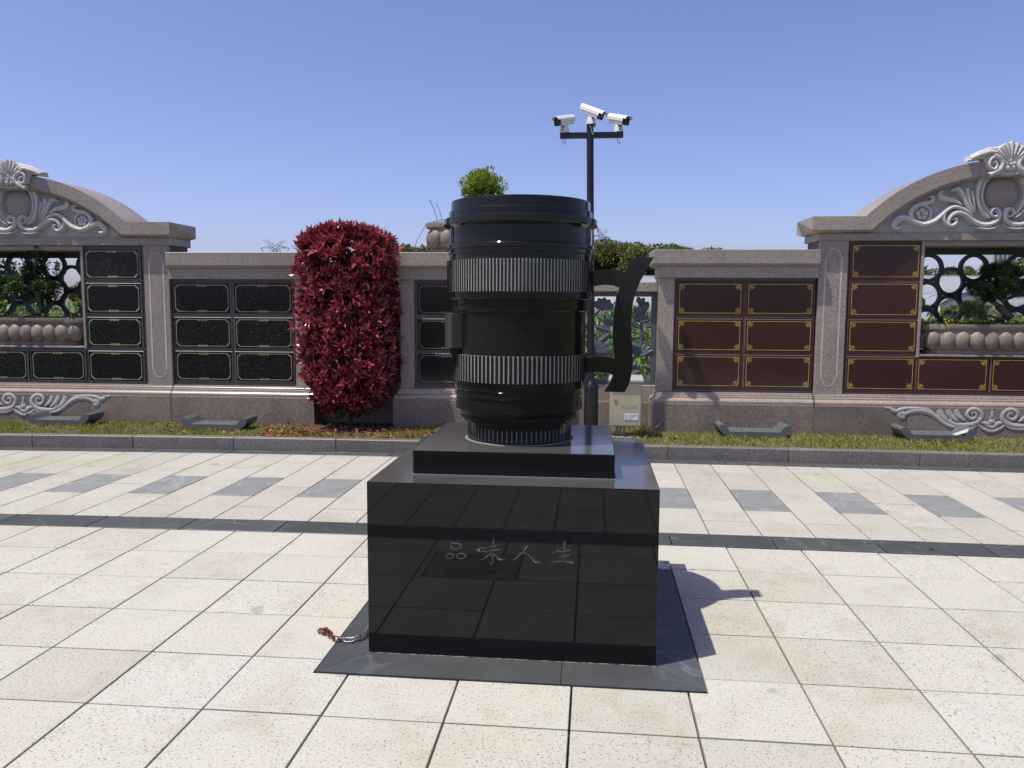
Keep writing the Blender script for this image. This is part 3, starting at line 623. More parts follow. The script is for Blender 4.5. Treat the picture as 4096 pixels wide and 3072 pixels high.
def carve(g, curves, d, h, mir=True, fx=1, fz=lambda z:z, dx=0, k=1.12):
    for P,W_ in curves:
        Q=smooth_curve([(p[0],p[1],w_) for p,w_ in zip(P,W_)],3)
        for s_ in ((1,-1) if mir else (1,)):
            g.ribbon([(s_*(q[0]+dx)*fx,fz(q[1])) for q in Q],[q[2]*k for q in Q],h,d)
            # finer inner vein that reads as a carved double line
            if min(len(Q),9)>8: g.ribbon([(s_*(q[0]+dx)*fx,fz(q[1])) for q in Q],[q[2]*.42 for q in Q],h*1.35,d)
def flower(g,x,z,r,d,n=5,ph=.3):
    for i in range(n):
        a=ph+2*math.pi*i/n; g.ball((x+r*.58*math.cos(a),d-.012,z+r*.58*math.sin(a)),(r*.36,.014,r*.36),8,4)
        g.ribbon([(x+r*(.58+.36*math.cos(b_))*math.cos(a)-r*.36*math.sin(b_)*math.sin(a),z+r*(.58+.36*math.cos(b_))*math.sin(a)+r*.36*math.sin(b_)*math.cos(a)) for b_ in [k*.45-2.0 for k in range(10)]],[r*.13]*10,.03,d-.002)
    g.ball((x,d-.02,z),(r*.22,.02,r*.22),8,4)

# ---- plaques -------------------------------------------------------
def spiral(cx,cz,r,a0,turn,n=8):
    return [(cx+r*(1-.75*i/n)*math.cos(a0+turn*i/n),cz+r*(1-.75*i/n)*math.sin(a0+turn*i/n)) for i in range(n+1)]
PLQ={}
def line(g,pts,w_,d):
    # flat inlaid line, 1.5 mm proud
    n=len(pts)
    for i in range(n-1):
        a=Vector(pts[i]); b_=Vector(pts[i+1]); t_=(b_-a)
        if t_.length<1e-6: continue
        t_.normalize(); nn=Vector((-t_.y,t_.x))*w_/2; a=a-t_*w_*.4; b_=b_+t_*w_*.4
        g.add([(a.x+nn.x,d,a.y+nn.y),(b_.x+nn.x,d,b_.y+nn.y),(b_.x-nn.x,d,b_.y-nn.y),(a.x-nn.x,d,a.y-nn.y),
               (a.x+nn.x,d+.002,a.y+nn.y),(b_.x+nn.x,d+.002,b_.y+nn.y),(b_.x-nn.x,d+.002,b_.y-nn.y),(a.x-nn.x,d+.002,a.y-nn.y)],[(0,1,2,3),(0,4,5,1),(1,5,6,2),(2,6,7,3),(3,7,4,0)])
def plaque_meshes(w_,h,style):
    key=(round(w_,3),round(h,3),style)
    if key in PLQ: return PLQ[key]
    c=.011; g=MB()  # origin: centre, back at y=0, front at y=-.03
    L=[[(-w_/2,0,-h/2),(w_/2,0,-h/2),(w_/2,0,h/2),(-w_/2,0,h/2)],[(-w_/2,-.016,-h/2),(w_/2,-.016,-h/2),(w_/2,-.016,h/2),(-w_/2,-.016,h/2)],[(-w_/2+c,-.030,-h/2+c),(w_/2-c,-.030,-h/2+c),(w_/2-c,-.030,h/2-c),(-w_/2+c,-.030,h/2-c)]]
    g.loft(L,True)
    mat={'black':BLACKP,'plain':PLAINP,'red':REDP}[style]
    me=bpy.data.meshes.new('plaque'); me.from_pydata(g.v,[],g.f); me.materials.append(mat); me.materials.append(BEVR if style=='red' else BEVB); me.update()
    import bmesh
    bm=bmesh.new(); bm.from_mesh(me); bmesh.ops.recalc_face_normals(bm,faces=bm.faces); bm.to_mesh(me); bm.free()
    for p_ in me.polygons:
        if .3<abs(p_.normal.y)<.95: p_.material_index=1
    g=MB(); d=-.0315; lw=.0047
    mx=w_/2-.036; mz=h/2-.034
    if style in('black','plain'):
        nt_=.036
        for s_ in (-1,1):
            line(g,[(-mx+nt_,s_*mz),(-.062,s_*mz)],lw,d); line(g,[(.062,s_*mz),(mx-nt_,s_*mz)],lw,d); line(g,[(s_*mx,-mz+nt_),(s_*mx,mz-nt_)],lw,d)
            for t_ in (-1,1):
                # corner curls joining the two notched lines
                cx,cz=s_*(mx-.026),t_*(mz-.026)
                line(g,[(s_*(mx-nt_),t_*mz),(s_*(mx-nt_+.008),t_*(mz-.016))]+[(s_*(mx-nt_+.008+.016*(1-math.cos(a))),t_*(mz-.016-.006*math.sin(a*2))) for a in (.8,1.6)]+[(s_*(mx-.012),t_*(mz-nt_+.010)),(s_*mx,t_*(mz-nt_))],lw*1.2,d)
                line(g,[(s_*a,t_*b_) for a,b_ in spiral(mx-nt_-.002,mz-.010,.012,math.pi/2,-4.5,7)],lw,d)
                line(g,[(s_*a,t_*b_) for a,b_ in spiral(mx-.010,mz-nt_-.002,.012,0,4.5,7)],lw,d)
                # centre ornament halves
                line(g,[(s_*.062,t_*mz),(s_*.055,t_*(mz-.014)),(s_*.040,t_*(mz-.014)),(s_*.030,t_*mz),(s_*.020,t_*(mz+.006)),(s_*.010,t_*(mz-.004))],lw*1.25,d)
                line(g,[(s_*a,t_*b_) for a,b_ in spiral(.046,mz-.002,.012,0,4.6,6)],lw,d)
                line(g,[(s_*a,t_*b_) for a,b_ in spiral(.018,mz-.010,.010,math.pi/2,4.6,6)],lw,d)
            line(g,[(0,s_*(mz+.010)),(0,s_*(mz-.018))],lw,d)
    else:
        line(g,[(-mx,-mz),(mx,-mz),(mx,mz),(-mx,mz),(-mx,-mz)],lw,d)
        for s_ in (-1,1):
            for t_ in (-1,1):
                def q(l,wk=1.0): line(g,[(s_*(mx-a),t_*(mz-b_)) for a,b_ in l],lw*.8*wk,d)
                q([(.0,.066),(.010,.066),(.010,.050),(.020,.050),(.020,.036),(.010,.036)]); q([(.066,0),(.066,.010),(.050,.010),(.050,.020),(.036,.020),(.036,.010)])
                q([(.010,.024),(.024,.024),(.024,.010),(.010,.010),(.010,.024)],1.2)
                q([(.024,.024),(.050,.046)],1.3)
                q([(a,b_) for a,b_ in spiral(.034,.052,.014,-1,5,7)]); q([(a,b_) for a,b_ in spiral(.052,.034,.014,2.5,-5,7)])
                q([(a,b_) for a,b_ in spiral(.036,.036,.012,0,5.5,6)],1.2)
    gm={'black':GOLDL,'plain':GREYLINE,'red':GOLD}[style]
    bo=bpy.data.meshes.new('border'); bo.from_pydata(g.v,[],g.f); bo.materials.append(gm); bo.update()
    PLQ[key]=(me,bo); return PLQ[key]
def plaque(parent,s0,s1,z0,z1,d,style):
    me,bo=plaque_meshes(s1-s0,z1-z0,style)
    o=link('plaque',me,parent,((s0+s1)/2,d,(z0+z1)/2)); link('gold_border' if style!='plain' else 'engraved_border',bo,o)
    return o
def stadium(g,cx,z0,z1,r,w_,d):
    # hammered band outlining a tall rounded field with small shoulders
    ear=.012
    P=[(cx-r,z0+r+.02),(cx-r,z1-r-.02),(cx-r+ear,z1-r-.02)]+[(cx-(r-ear)*math.cos(a),z1-r-.02+(r-ear+.02)*math.sin(a)) for a in [math.pi*k/10 for k in range(1,10)]]+[(cx+r-ear,z1-r-.02),(cx+r,z1-r-.02),(cx+r,z0+r+.02),(cx+r-ear,z0+r+.02)]+[(cx+(r-ear)*math.cos(a),z0+r+.02-(r-ear+.02)*math.sin(a)) for a in [math.pi*k/10 for k in range(1,10)]]+[(cx-r+ear,z0+r+.02),(cx-r,z0+r+.02)]
    line(g,P,w_,d)
def plinth_parts(parent,x0,x1,seams,e0,e1,relief=True):
    xs=[x0]+seams+[x1]
    for a,b_ in zip(xs[:-1],xs[1:]):
        g=MB(); g.cbox(a+.0015,b_-.0015,.0,.70,.02,.462,.004); g.build('plinth_block',PINKR,parent)
    torus=[(-.004,.4625),(-.004,.467),(.006,.469),(.003,.476),(.001,.486),(.003,.497),(.009,.508),(.018,.517),(.030,.524),(.043,.528),(.047,.529),(.047,.548),(.049,.551),(.058,.553),(.059,.556),(.059,.576),(.062,.579),(.072,.581),(.073,.594),(.10,.597)]
    g=MB(); g.rectloft(x0,x1,0,.70,[(i+.006,z) for i,z in torus],0,(e0,e1,1,0)); 
    for p_ in range(len(g.sm)): g.sm[p_]=True
    g.sharp=30; g.build('moulding',MOULD,parent)
def low_section(name,label,x0,x1,free0,free1,cols,rows,style,cap_x,lint_x,seams,pil=(.0,.0),capd=.66):
    # coordinates relative to x0 of the section; wall-local
    e=thing(name,label,'wall',wloc(x0,0),AL); o0=x0
    plinth_parts(e,0,x1-x0,[s_-o0 for s_ in seams],free0,free1)
    bx_0=lint_x[0]-o0+ (.015 if free0 else 0); bx_1=lint_x[1]-o0-(.015 if free1 else 0)
    lo=min(c_[0] for c_ in cols)-o0-.03; hi=max(c_[1] for c_ in cols)-o0+.03
    g=MB(); g.box(bx_0+.004,bx_1-.004,.150,.62,.597,2.00); g.build('core',CORE,e)
    # frame standing proud round the recess
    zt=rows[-1][1]+.040
    if lo-bx_0>.03: g=MB(); g.cbox(bx_0,lo,.10,.618,.5985,zt,.003); g.build('pilaster',PINK,e)
    if bx_1-hi>.03: g=MB(); g.cbox(hi,bx_1,.10,.618,.5985,zt,.003); g.build('pilaster',PINK,e)
    g=MB(); g.cbox(lint_x[0]-o0,lint_x[1]-o0,.055,.64,zt+.001,zt+.134,.003); g.build('lintel',PINK,e)
    # sill & mullion slips inside the recess
    g=MB(); g.box(lo+.001,hi-.001,.139,.149,.5982,.625)
    for a,b_ in zip(rows[:-1],rows[1:]): g.box(lo+.001,hi-.001,.139,.149,a[1]+.005,b_[0]-.005)
    for a,b_ in zip(cols[:-1],cols[1:]): g.box(a[1]-o0+.004,b_[0]-o0-.004,.1375,.148,.626,zt-.002)
    g.build('recess_frame',CORE,e)
    zc=zt+.1345
    g=MB(); g.rectloft(cap_x[0]-o0,cap_x[1]-o0,0,capd,[(.045,zc),(.0,zc+.036),(.0,zc+.194),(.004,zc+.198)],0,(1 if free0 else 0,1 if free1 else 0,1,1)); g.build('cap',PINK,e)
    for a,b_ in cols:
        for z0,z1 in rows: plaque(e,a-o0,b_-o0,z0,z1,.149,style)
    return e
ROWL=[(.643,1.041),(1.066,1.474),(1.508,1.910)]
ROWR=[(.643,1.062),(1.084,1.496),(1.527,1.942)]
low_section('low_niche_wall','low pink granite niche wall with six black plaques, between the left arched wall and the red shrub',-5.384,-3.49,0,1,[(-5.357,-4.588),(-4.559,-3.780)],ROWL,'black',(-5.374,-3.555),(-5.376,-3.60),[])
low_section('low_niche_wall','low pink granite niche wall with plain bordered black plaques, partly behind the lens sculpture',-2.485,-.38,1,1,[(-2.197,-1.442),(-1.412,-.657)],ROWL,'plain',(-2.478,-.39),(-2.415,-.45),[])
low_section('low_niche_wall','low pink granite niche wall with six red brown gold-bordered plaques, right of the cup handle',.700,2.662,1,0,[(1.001,1.803),(1.822,2.637)],ROWR,'red',(.703,2.650),(.778,2.655),[])

def big_section(label,ax,k,style,zs,colx,rowsC,rowx,rowz,pilx,openx,zf,pedz,pedfx,arcR,arcz,corner,seams,flowers):
    e=thing('arched_niche_wall',label,'wall',wloc(ax,0),AL)
    hw=pilx[1]+.03
    plinth_parts(e,-hw,hw,seams,0,0)
    zt=zf[0]   # underside of frieze
    g=MB()
    # core in pieces round the opening
    g.box(openx,hw-.03,.150,.60,.5975,zt); g.box(-hw+.03,-openx,.150,.60,.5975,zt); g.box(-openx+.0005,openx-.0005,.150,.60,.5975,1.060)
    g.build('core',CORE,e)
    g=MB(); g.cbox(-openx+.001,openx-.001,.11,.62,1.061,1.083,.003); g.build('shelf',PINK,e)
    for s_ in (-1,1):
        a,b_=sorted((s_*pilx[0],s_*pilx[1]))
        g=MB(); g.cbox(a,b_,.10,.62,.598,zt-.001,.003); p_=g.build('pilaster',PINK,e)
        g=MB(); stadium(g,(a+b_)/2,.676*1,zt-.085,.093,.018,.0975); g.build('incised_outline',GROOVE,p_)
        a,b_=sorted((s_*openx,s_*(openx+.035)))
        g=MB(); g.cbox(a,b_,.115,.61,1.05,zt-.001,.003); g.build('jamb',PINK,e)
        # slips between plaques
        g=MB(); c0,c1=colx; a,b_=sorted((s_*(c0+.001),s_*(pilx[0]-.001)))
        for (z0,z1),(z2,z3) in zip(rowsC[:-1],rowsC[1:]): g.box(a,b_,.139,.149,z1+.005,z2-.005)
        g.box(a,b_,.139,.149,.598,.618); g.build('recess_frame',CORE,e)
        for (z0,z1) in rowsC:
            a,b_=sorted((s_*c0,s_*c1)); plaque(e,a,b_,z0,z1,.149,style)
    for a,b_ in rowx: plaque(e,a,b_,rowz[0],rowz[1],.149,style)
    g=MB(); g.box(-c0+.01,c0-.01,.139,.149,.598,.618); g.build('recess_frame',CORE,e)
    g=MB(); g.cbox(-openx-.03,openx+.03,.125,.60,zt-.062,zt-.0015,.003)
    # the soffit slab only spans the opening
    g.build('soffit',PINK,e)
    g=MB(); g.cbox(-hw-.005,hw+.005,.085,.64,zt,zf[1],.003); g.build('frieze',PINK,e)
    # cap with segmental arch: one stone band
    zb=zf[1]+.001; zc1=zf[2]; zc0=zf[3]    # zc1 top of flat cap, zc0 bottom of its vertical face
    Ro=arcR; Ri=Ro-.155*k; cz=arcz-Ro
    ao=math.acos((zc1-cz)/Ro); ai=math.acos((zc0-cz)/Ri)
    no=26
    outer=[(corner,zc1)]+[(Ro*math.sin(ao-2*ao*i/no),cz+Ro*math.cos(ao-2*ao*i/no)) for i in range(no+1)]+[(-corner,zc1)]
    inner=[(corner,zc0)]+[(Ri*math.sin(ai-2*ai*i/no),cz+Ri*math.cos(ai-2*ai*i/no)) for i in range(no+1)]+[(-corner,zc0)]
    bot=[(corner-.045,zb)]+[((Ri-.035)*math.sin(ai-2*ai*i/no),max(zb,cz+(Ri-.035)*math.cos(ai-2*ai*i/no))) for i in range(no+1)]+[(-corner+.045,zb)]
    g=MB(); loops=[]
    n=len(outer)
    for i in range(n):
        x,z_=outer[i]; xi,zi=inner[i]; xb,zb_=bot[i]; xe=corner if i in(0,n-1) else None
        loops.append([(x,.0,z_),(xi,.0,zi),(xb,.045,zb_),(xb,.62,zb_),(xi,.70,zi),(x,.70,z_)])
    g.loft(loops,True,0)
    arch=g.build('arched_cap',PINK,e)
    # tympanum
    g=MB(); P=[((Ri-.02)*math.sin(ai-2*ai*i/no),cz+(Ri-.02)*math.cos(ai-2*ai*i/no)) for i in range(no+1)]
    P=[p_ for p_ in P if p_[1]>zb+.004]; P=[(P[0][0]+.02,zb+.001)]+P+[(P[-1][0]-.02,zb+.001)]
    g.prism(P,.115,.55); tym=g.build('tympanum',CARVE,e)
    fz=pedz
    g=MB(); carve(g,PED[2:],.116,.078,True,pedfx,fz,.085,1.5)
    for s_ in (-1,1):
        x=s_*(.775+.085)*pedfx; z_=fz(2.683); 
        g.tube([(x+.105*math.cos(a),.10,z_+.105*math.sin(a)) for a in [2*math.pi*i/16 for i in range(17)]],.016,6,cap=False); flower(g,x,z_,.075,.105)
    g.build('scroll_carving',CARVEL,tym)
    # convex shield
    g=MB(); g.ball((0,.115,fz(2.90)),(.20*pedfx,.05,.20),20,10)
    g.build('shield',PINK,tym)
    # shell crest rises over the arch
    g=MB(); cz0=fz(3.20)
    g.prism([(s_*a*pedfx,fz(b_)) for s_,a,b_ in [(1,.05,3.075),(1,.17,3.10),(1,.24,3.15),(1,.27,3.25),(1,.20,3.33),(-1,.20,3.33),(-1,.27,3.25),(-1,.24,3.15),(-1,.17,3.10),(-1,.05,3.075)]],-.022,.10)
    carve(g,PED[:2],-.021,.055,True,pedfx,fz,.085,1.35)
    fan=[]
    for i in range(9):
        a=R(90-64+16*i); r1=.20*pedfx+.012*math.cos(i-4)
        g.ribbon([(.05*math.cos(a),cz0+.05*math.sin(a)),(.12*math.cos(a),cz0+.12*math.sin(a)),(r1*1.02*math.cos(a),cz0+r1*1.02*math.sin(a)),(r1*1.09*math.cos(a),cz0+r1*1.09*math.sin(a))],[.018,.034,.058,.030],.05,-.028)
        fan.append((r1*1.06*math.cos(a),cz0+r1*1.06*math.sin(a)))
    poly=[(.24*pedfx,cz0-.06)]+[(a,b_) for a,b_ in fan]+[(-.24*pedfx,cz0-.06)]
    g.prism(poly,-.026,.26); flower(g,0,cz0-.015,.080,-.035,5,math.pi/2)
    for s_ in (-1,0,1): g.ribbon([(s_*.062+.030*math.cos(a),fz(3.105)+.006*abs(s_)+.028*math.sin(a)) for a in [math.pi+math.pi*i/7 for i in range(8)]],[.016]*8,.04,-.022)
    for s_ in (-1,1):
        Q=[(s_*x*pedfx,fz(z_)) for x,z_ in [(.10,3.30),(.16,3.345),(.24,3.335),(.32,3.305),(.40,3.268),(.43,3.23)]]
        g.ribbon(Q,[.05,.065,.065,.06,.055,.03],.045,-.018)
        g.prism([(s_*x*pedfx,fz(z_)) for x,z_ in [(.08,3.22),(.08,3.36),(.20,3.365),(.30,3.335),(.43,3.285),(.44,3.225),(.30,3.25)]],-.016,.09)
    g.build('shell_crest',CARVEL,tym)
    g=MB(); carve(g,BASE,.0015,.011,True,k,lambda z:z,.0,1.42)
    g.ribbon([(0,.36),(0,.40),(0,.425)],[.035,.04,.028],.014,.0015); g.ribbon([(-.035,.345),(.035,.345)],[.02,.02],.014,.0015); g.ball((0,.0,.30),(.045,.012,.045),8,4)
    g.build('base_carving',CARVE,e)
    return e
LAX,RAX=-7.36,4.695
ROWL4=[(.625,1.030),(1.072,1.466),(1.504,1.902),(1.940,2.336)]
ROWR4=[(.634,1.056),(1.089,1.498),(1.520,1.948),(1.968,2.400)]
big_section('arched pink granite niche wall with black plaques and carved pediment, at the left edge',LAX,1.0,'black',1,(.832,1.588),ROWL4,[(.042,.796),(-.372,-.006),(-.796,-.40)] if False else [(.040,.795),(-.715,.004),],(.625,1.030),(1.644,1.975),.790,(2.376,2.472,2.657,2.502),lambda z:z,1.0,2.136,3.25,2.055,[-1.2,.9],None)
big_section('arched pink granite niche wall with red brown plaques and carved pediment, at the right edge',RAX,1.04,'red',1,(.848,1.668),ROWR4,[(-.850,-.006),(.004,.848)],(.634,1.056),(1.698,2.031),.820,(2.424,2.510,2.698,2.543),lambda z:2.698+(z-2.655)*1.074,1.03,2.20,3.335,2.150,[-.96,.9],None)

# ---- lattice screens of stone rings --------------------------------
def ring_mesh(ro,ri,th):
    g=MB(); L=[]
    for i in range(29):
        a=2*math.pi*i/28; c_,s_=math.cos(a),math.sin(a)
        L.append([(ro*c_,0,ro*s_),(ri*c_,0,ri*s_),(ri*c_,th,ri*s_),(ro*c_,th,ro*s_)])
    g.loft(L,False); me=bpy.data.meshes.new('ring'); me.from_pydata(g.v,[],g.f); me.materials.append(LATT)
    import bmesh
    bm=bmesh.new(); bm.from_mesh(me); bmesh.ops.remove_doubles(bm,verts=bm.verts,dist=1e-5); bmesh.ops.recalc_face_normals(bm,faces=bm.faces); bm.to_mesh(me); bm.free(); return me
def lattice(label,ax,hw,ztop,sx,z0,pitch,vp):
    e=thing('ring_lattice',label,'screen',wloc(ax,.53),AL); me=ring_mesh(.178,.134,.05)
    g=MB(); g.box(-hw,hw,0,.05,ztop-.135,ztop); g.box(-hw,-hw+.035,.001,.049,1.085,ztop-.136); g.box(hw-.035,hw,.001,.049,1.085,ztop-.136); g.box(-hw+.036,hw-.036,.002,.048,1.085,1.12); g.build('frame',LATT,e)
    for r_ in range(0,9):
        z_=z0-r_*vp/2
        for i in range(-4,5):
            x=sx+i*pitch+(pitch/2 if r_%2 else 0)
            if abs(x)<hw+.05 and 1.0<z_<ztop+.06: link('ring',me,e,(x,(.0006 if r_%2 else 0)+.0003*(i%2),z_))
lattice('dark stone lattice of overlapping rings behind the left planter',LAX,.785,2.374,-7.747-LAX+.02,2.135,.50,.33)
lattice('dark stone lattice of overlapping rings behind the right planter',RAX,.815,2.422,4.641-RAX,2.125,.535,.335)

# ---- planters ------------------------------------------------------
def planter(label,s,d,z,L,Wd,k=1.0,nl=20,hz=.36):
    e=thing('stone_planter',label,'planter',wloc(s,d,z),AL,'carved stone planters with lobed sides')
    def loop(a,b_,zz_,n=48): 
        out=[]
        for i in range(n):
            t_=2*math.pi*i/n; c_,s_=math.cos(t_),math.sin(t_); p=.72
            out.append((a*math.copysign(abs(c_)**p,c_),b_*math.copysign(abs(s_)**p,s_),zz_))
        return out
    pr=[(.86,.001),(.86,.045),(.83,.055),(.86,.075),(.93,.13),(.955,.19),(.94,.235),(.915,.265),(.92,.28),(.97,.295),(.985,.30),(.985,.352),(.975,.36),(.93,.36),(.91,.33),(.5,.325)]
    g=MB(); g.loft([loop(L*f-(.0 if f>.9 else .0),Wd*f,zz_*hz/.36) for f,zz_ in pr],True,0,True); bw=g.build('bowl',PINKR,e)
    for p_ in bw.data.polygons: p_.use_smooth=True
    lb=MB(); lb.ball((0,0,0),(.092,.060,.112),16,9); me=lb.build('lobe',PINKR,e); mesh=me.data; bpy.data.objects.remove(me)
    P=loop(L*.905,Wd*.90,0,240); per=[0]
    for i in range(240): per.append(per[-1]+(Vector(P[(i+1)%240])-Vector(P[i])).length)
    for j in range(nl):
        t_=per[-1]*j/nl; i=max(q for q in range(240) if per[q]<=t_); a=Vector(P[i]); b_=Vector(P[(i+1)%240]); p_=a.lerp(b_,(t_-per[i])/max(1e-6,(per[i+1]-per[i]))); tg=(b_-a).normalized()
        o=link('lobe',mesh,e); o.matrix_local=Matrix.Translation((p_.x,p_.y,.165*hz/.36))@Matrix.Rotation(math.atan2(tg.y,tg.x),4,'Z')@Matrix.Rotation(R(-14*math.copysign(1,p_.x)*min(1,abs(p_.x)/L*1.4)),4,'Y')
    g=MB(); g.loft([loop(L*.92,Wd*.92,.325*hz/.36),loop(L*.90,Wd*.90,.345*hz/.36),loop(L*.4,Wd*.4,.36*hz/.36)],True,0,True); g.build('soil',SOIL,e)
    return e
planter('long lobed granite planter in the left wall opening, holding a leafy bonsai',LAX,.335,1.084,.765,.225)
planter('long lobed granite planter in the right wall opening, holding a bonsai pine',RAX,.335,1.084,.80,.225)
planter('lobed granite planter standing on the middle low wall beside the lens top','' if False else -1.40,.33,2.288,.72,.235,1,18,.375)

def soil_flowers(label,s,d,z,L,Wd,n,tint):
    x=RNG.uniform(-L,L,n); y=RNG.uniform(-Wd,Wd,n); base=np.array([wloc(s+a,d+b_,z) for a,b_ in zip(x,y)])
    me=leaves_mesh('ground_cover',base,unit(n)*[.8,.8,.4]+[0,0,.6],unit(n),RNG.uniform(.03,.09,n),RNG.uniform(.012,.025,n),RNG.uniform(0,.5,n),L_GREEN)
    link('ground_cover',me,None,label=label,category='ground cover',kind='stuff')
    m_=int(n*.09); q=RNG.integers(0,n,m_); P=np.repeat(base[q]+[0,0,.065]+RNG.normal(0,.01,(m_,3)),5,0)
    an=np.tile(np.arange(5)*1.2566,m_); A=np.stack([np.cos(an),np.sin(an)*.4,np.sin(an)*.9],1)
    me=leaves_mesh('small_flowers',P,A,np.tile([0,-1,.3],(len(P),1)),.013,.012,tint,L_FLOW)
    link('small_flowers',me,None,label=label.replace('low green plants','small yellow flowers'),category='flowers',kind='stuff')
soil_flowers('low green plants growing in the left planter soil',LAX,.32,1.425,.68,.17,420,.1)
soil_flowers('low green plants growing in the right planter soil',RAX,.32,1.425,.70,.17,800,.6)

# ---- bonsai, topiary, shrub ----------------------------------------
def plant(name,label,cat,loc,trunks,groups,leafm,ln,wd,far=False,twig=None,up=.25,leafname='foliage'):
    e=thing(name,label,cat,loc)
    g=MB()
    for P,r_ in trunks: g.tube(P,r_,7)
    g.build('trunk',BARK,e)
    P=[];Nn=[];T=[]
    for c_,rad,nl,nf,ti in groups:
        a,b_,c2=crown_points(c_,rad,nl,nf,.30,ti); P.append(a);Nn.append(b_);T.append(c2)
    P=np.concatenate(P);Nn=np.concatenate(Nn);T=np.concatenate(T); n=len(P)
    me=leaves_mesh(leafname,P,Nn+unit(n)*.7+[0,0,up],unit(n)*.6+[0,0,1.],RNG.uniform(*ln,n),RNG.uniform(*wd,n),np.clip(T,0,.65),leafm)
    link(leafname,me,e); return e
plant('broadleaf_bonsai','small leafy bonsai tree in the left planter, its tip crossing the stone lintel','bonsai tree',wloc(-7.27,.22,1.43),
  [([(0,.1,0),(.02,.1,.12),(-.03,.08,.25),(.03,.04,.42),(0,0,.62),(.08,-.04,.85)],[.05,.045,.04,.035,.025,.012]),([(-.03,.08,.22),(-.18,.04,.36),(-.3,-.02,.42)],[.03,.02,.01]),([(.02,.05,.35),(.18,.04,.42),(.28,0,.46)],[.025,.018,.008])],
  [((-.05,.05,.62),(.22,.18,.17),14,1300,.12),((-.22,-.06,.44),(.22,.16,.09),12,1000,.52),((.12,0,.44),(.20,.16,.10),10,800,.38),((-.02,.05,.80),(.17,.14,.13),9,650,.1),((.12,-.10,.92),(.08,.07,.12),5,200,.3),((0,.1,.30),(.36,.16,.12),12,900,.05),((-.18,.0,.85),(.07,.06,.07),3,70,.3),((.25,.05,.66),(.09,.08,.12),4,120,.2)],L_DARK,(.025,.05),(.014,.026))
pt=plant('bonsai_pine','dark trained pine with layered pads in the right planter','bonsai pine',wloc(4.80,.26,1.43),
  [([(.10,0,0),(.16,0,.10),(.02,0,.22),(-.06,0,.32),(.05,0,.45),(.12,0,.58)],[.055,.05,.045,.04,.03,.02]),([(.0,0,.25),(-.15,0,.33),(-.28,-.02,.38)],[.028,.02,.012]),([(.05,0,.30),(.22,0,.36),(.36,0,.36)],[.025,.018,.01]),([(.12,0,.06),(-.12,-.03,.12),(-.34,-.05,.16)],[.02,.015,.01])],
  [((.02,0,.62),(.24,.16,.08),12,7000,.05),((-.15,0,.42),(.20,.15,.10),10,6000,.03),((.10,-.02,.44),(.20,.16,.09),9,5000,.12),((.30,-.04,.42),(.22,.14,.07),9,4500,.30),((-.33,-.08,.17),(.20,.13,.09),9,4200,.42),((-.5,-.02,.13),(.08,.08,.09),4,420,.15)],L_PINE,(.05,.085),(.0035,.006),up=.5,leafname='needles')
plant('topiary_bush','round bright green topiary bush standing above the lens top','bush',wloc(-1.385,.33,2.62),
  [([(0,0,0),(.02,0,.15),(-.02,0,.28),(.0,0,.5)],[.03,.025,.02,.01]),([(0,0,.2),(.12,0,.38)],[.014,.007]),([(0,0,.18),(-.12,.02,.4)],[.014,.007]),([(0,0,.2),(.2,0,.34)],[.01,.005]),([(0,0,.2),(.02,-.1,.45)],[.01,.005])],
  [((0,0,.50),(.27,.25,.20),60,4600,.28),((-.1,0,.32),(.16,.15,.08),8,420,.35),((.17,0,.37),(.11,.15,.07),6,330,.15)],L_BUSH,(.045,.072),(.014,.022),up=.4)
# dry twigs in the planter on the middle wall
tw=MB()
for a in [((-.55,0,0),(-.66,-.02,.30)),((-.50,0,0),(-.58,.03,.26)),((-.18,0,0),(-.13,0,.30)),((-.15,0,0),(-.19,0,.24)),((-.62,-.02,.02),(-.2,0,.09)),((-.68,-.1,-.0),(-.80,-.14,-.22)),((-.80,-.14,-.22),(-.86,-.16,-.42))]:
    tw.tube([a[0],tuple((Vector(a[0])+Vector(a[1]))/2+Vector((.01,0,.01))),a[1]],.0035,4)
tw.build('dry_twigs',BARK,None,wloc(-1.40,.30,2.655),AL,label='thin bare twigs sticking out of the planter on the middle wall',category='twigs')

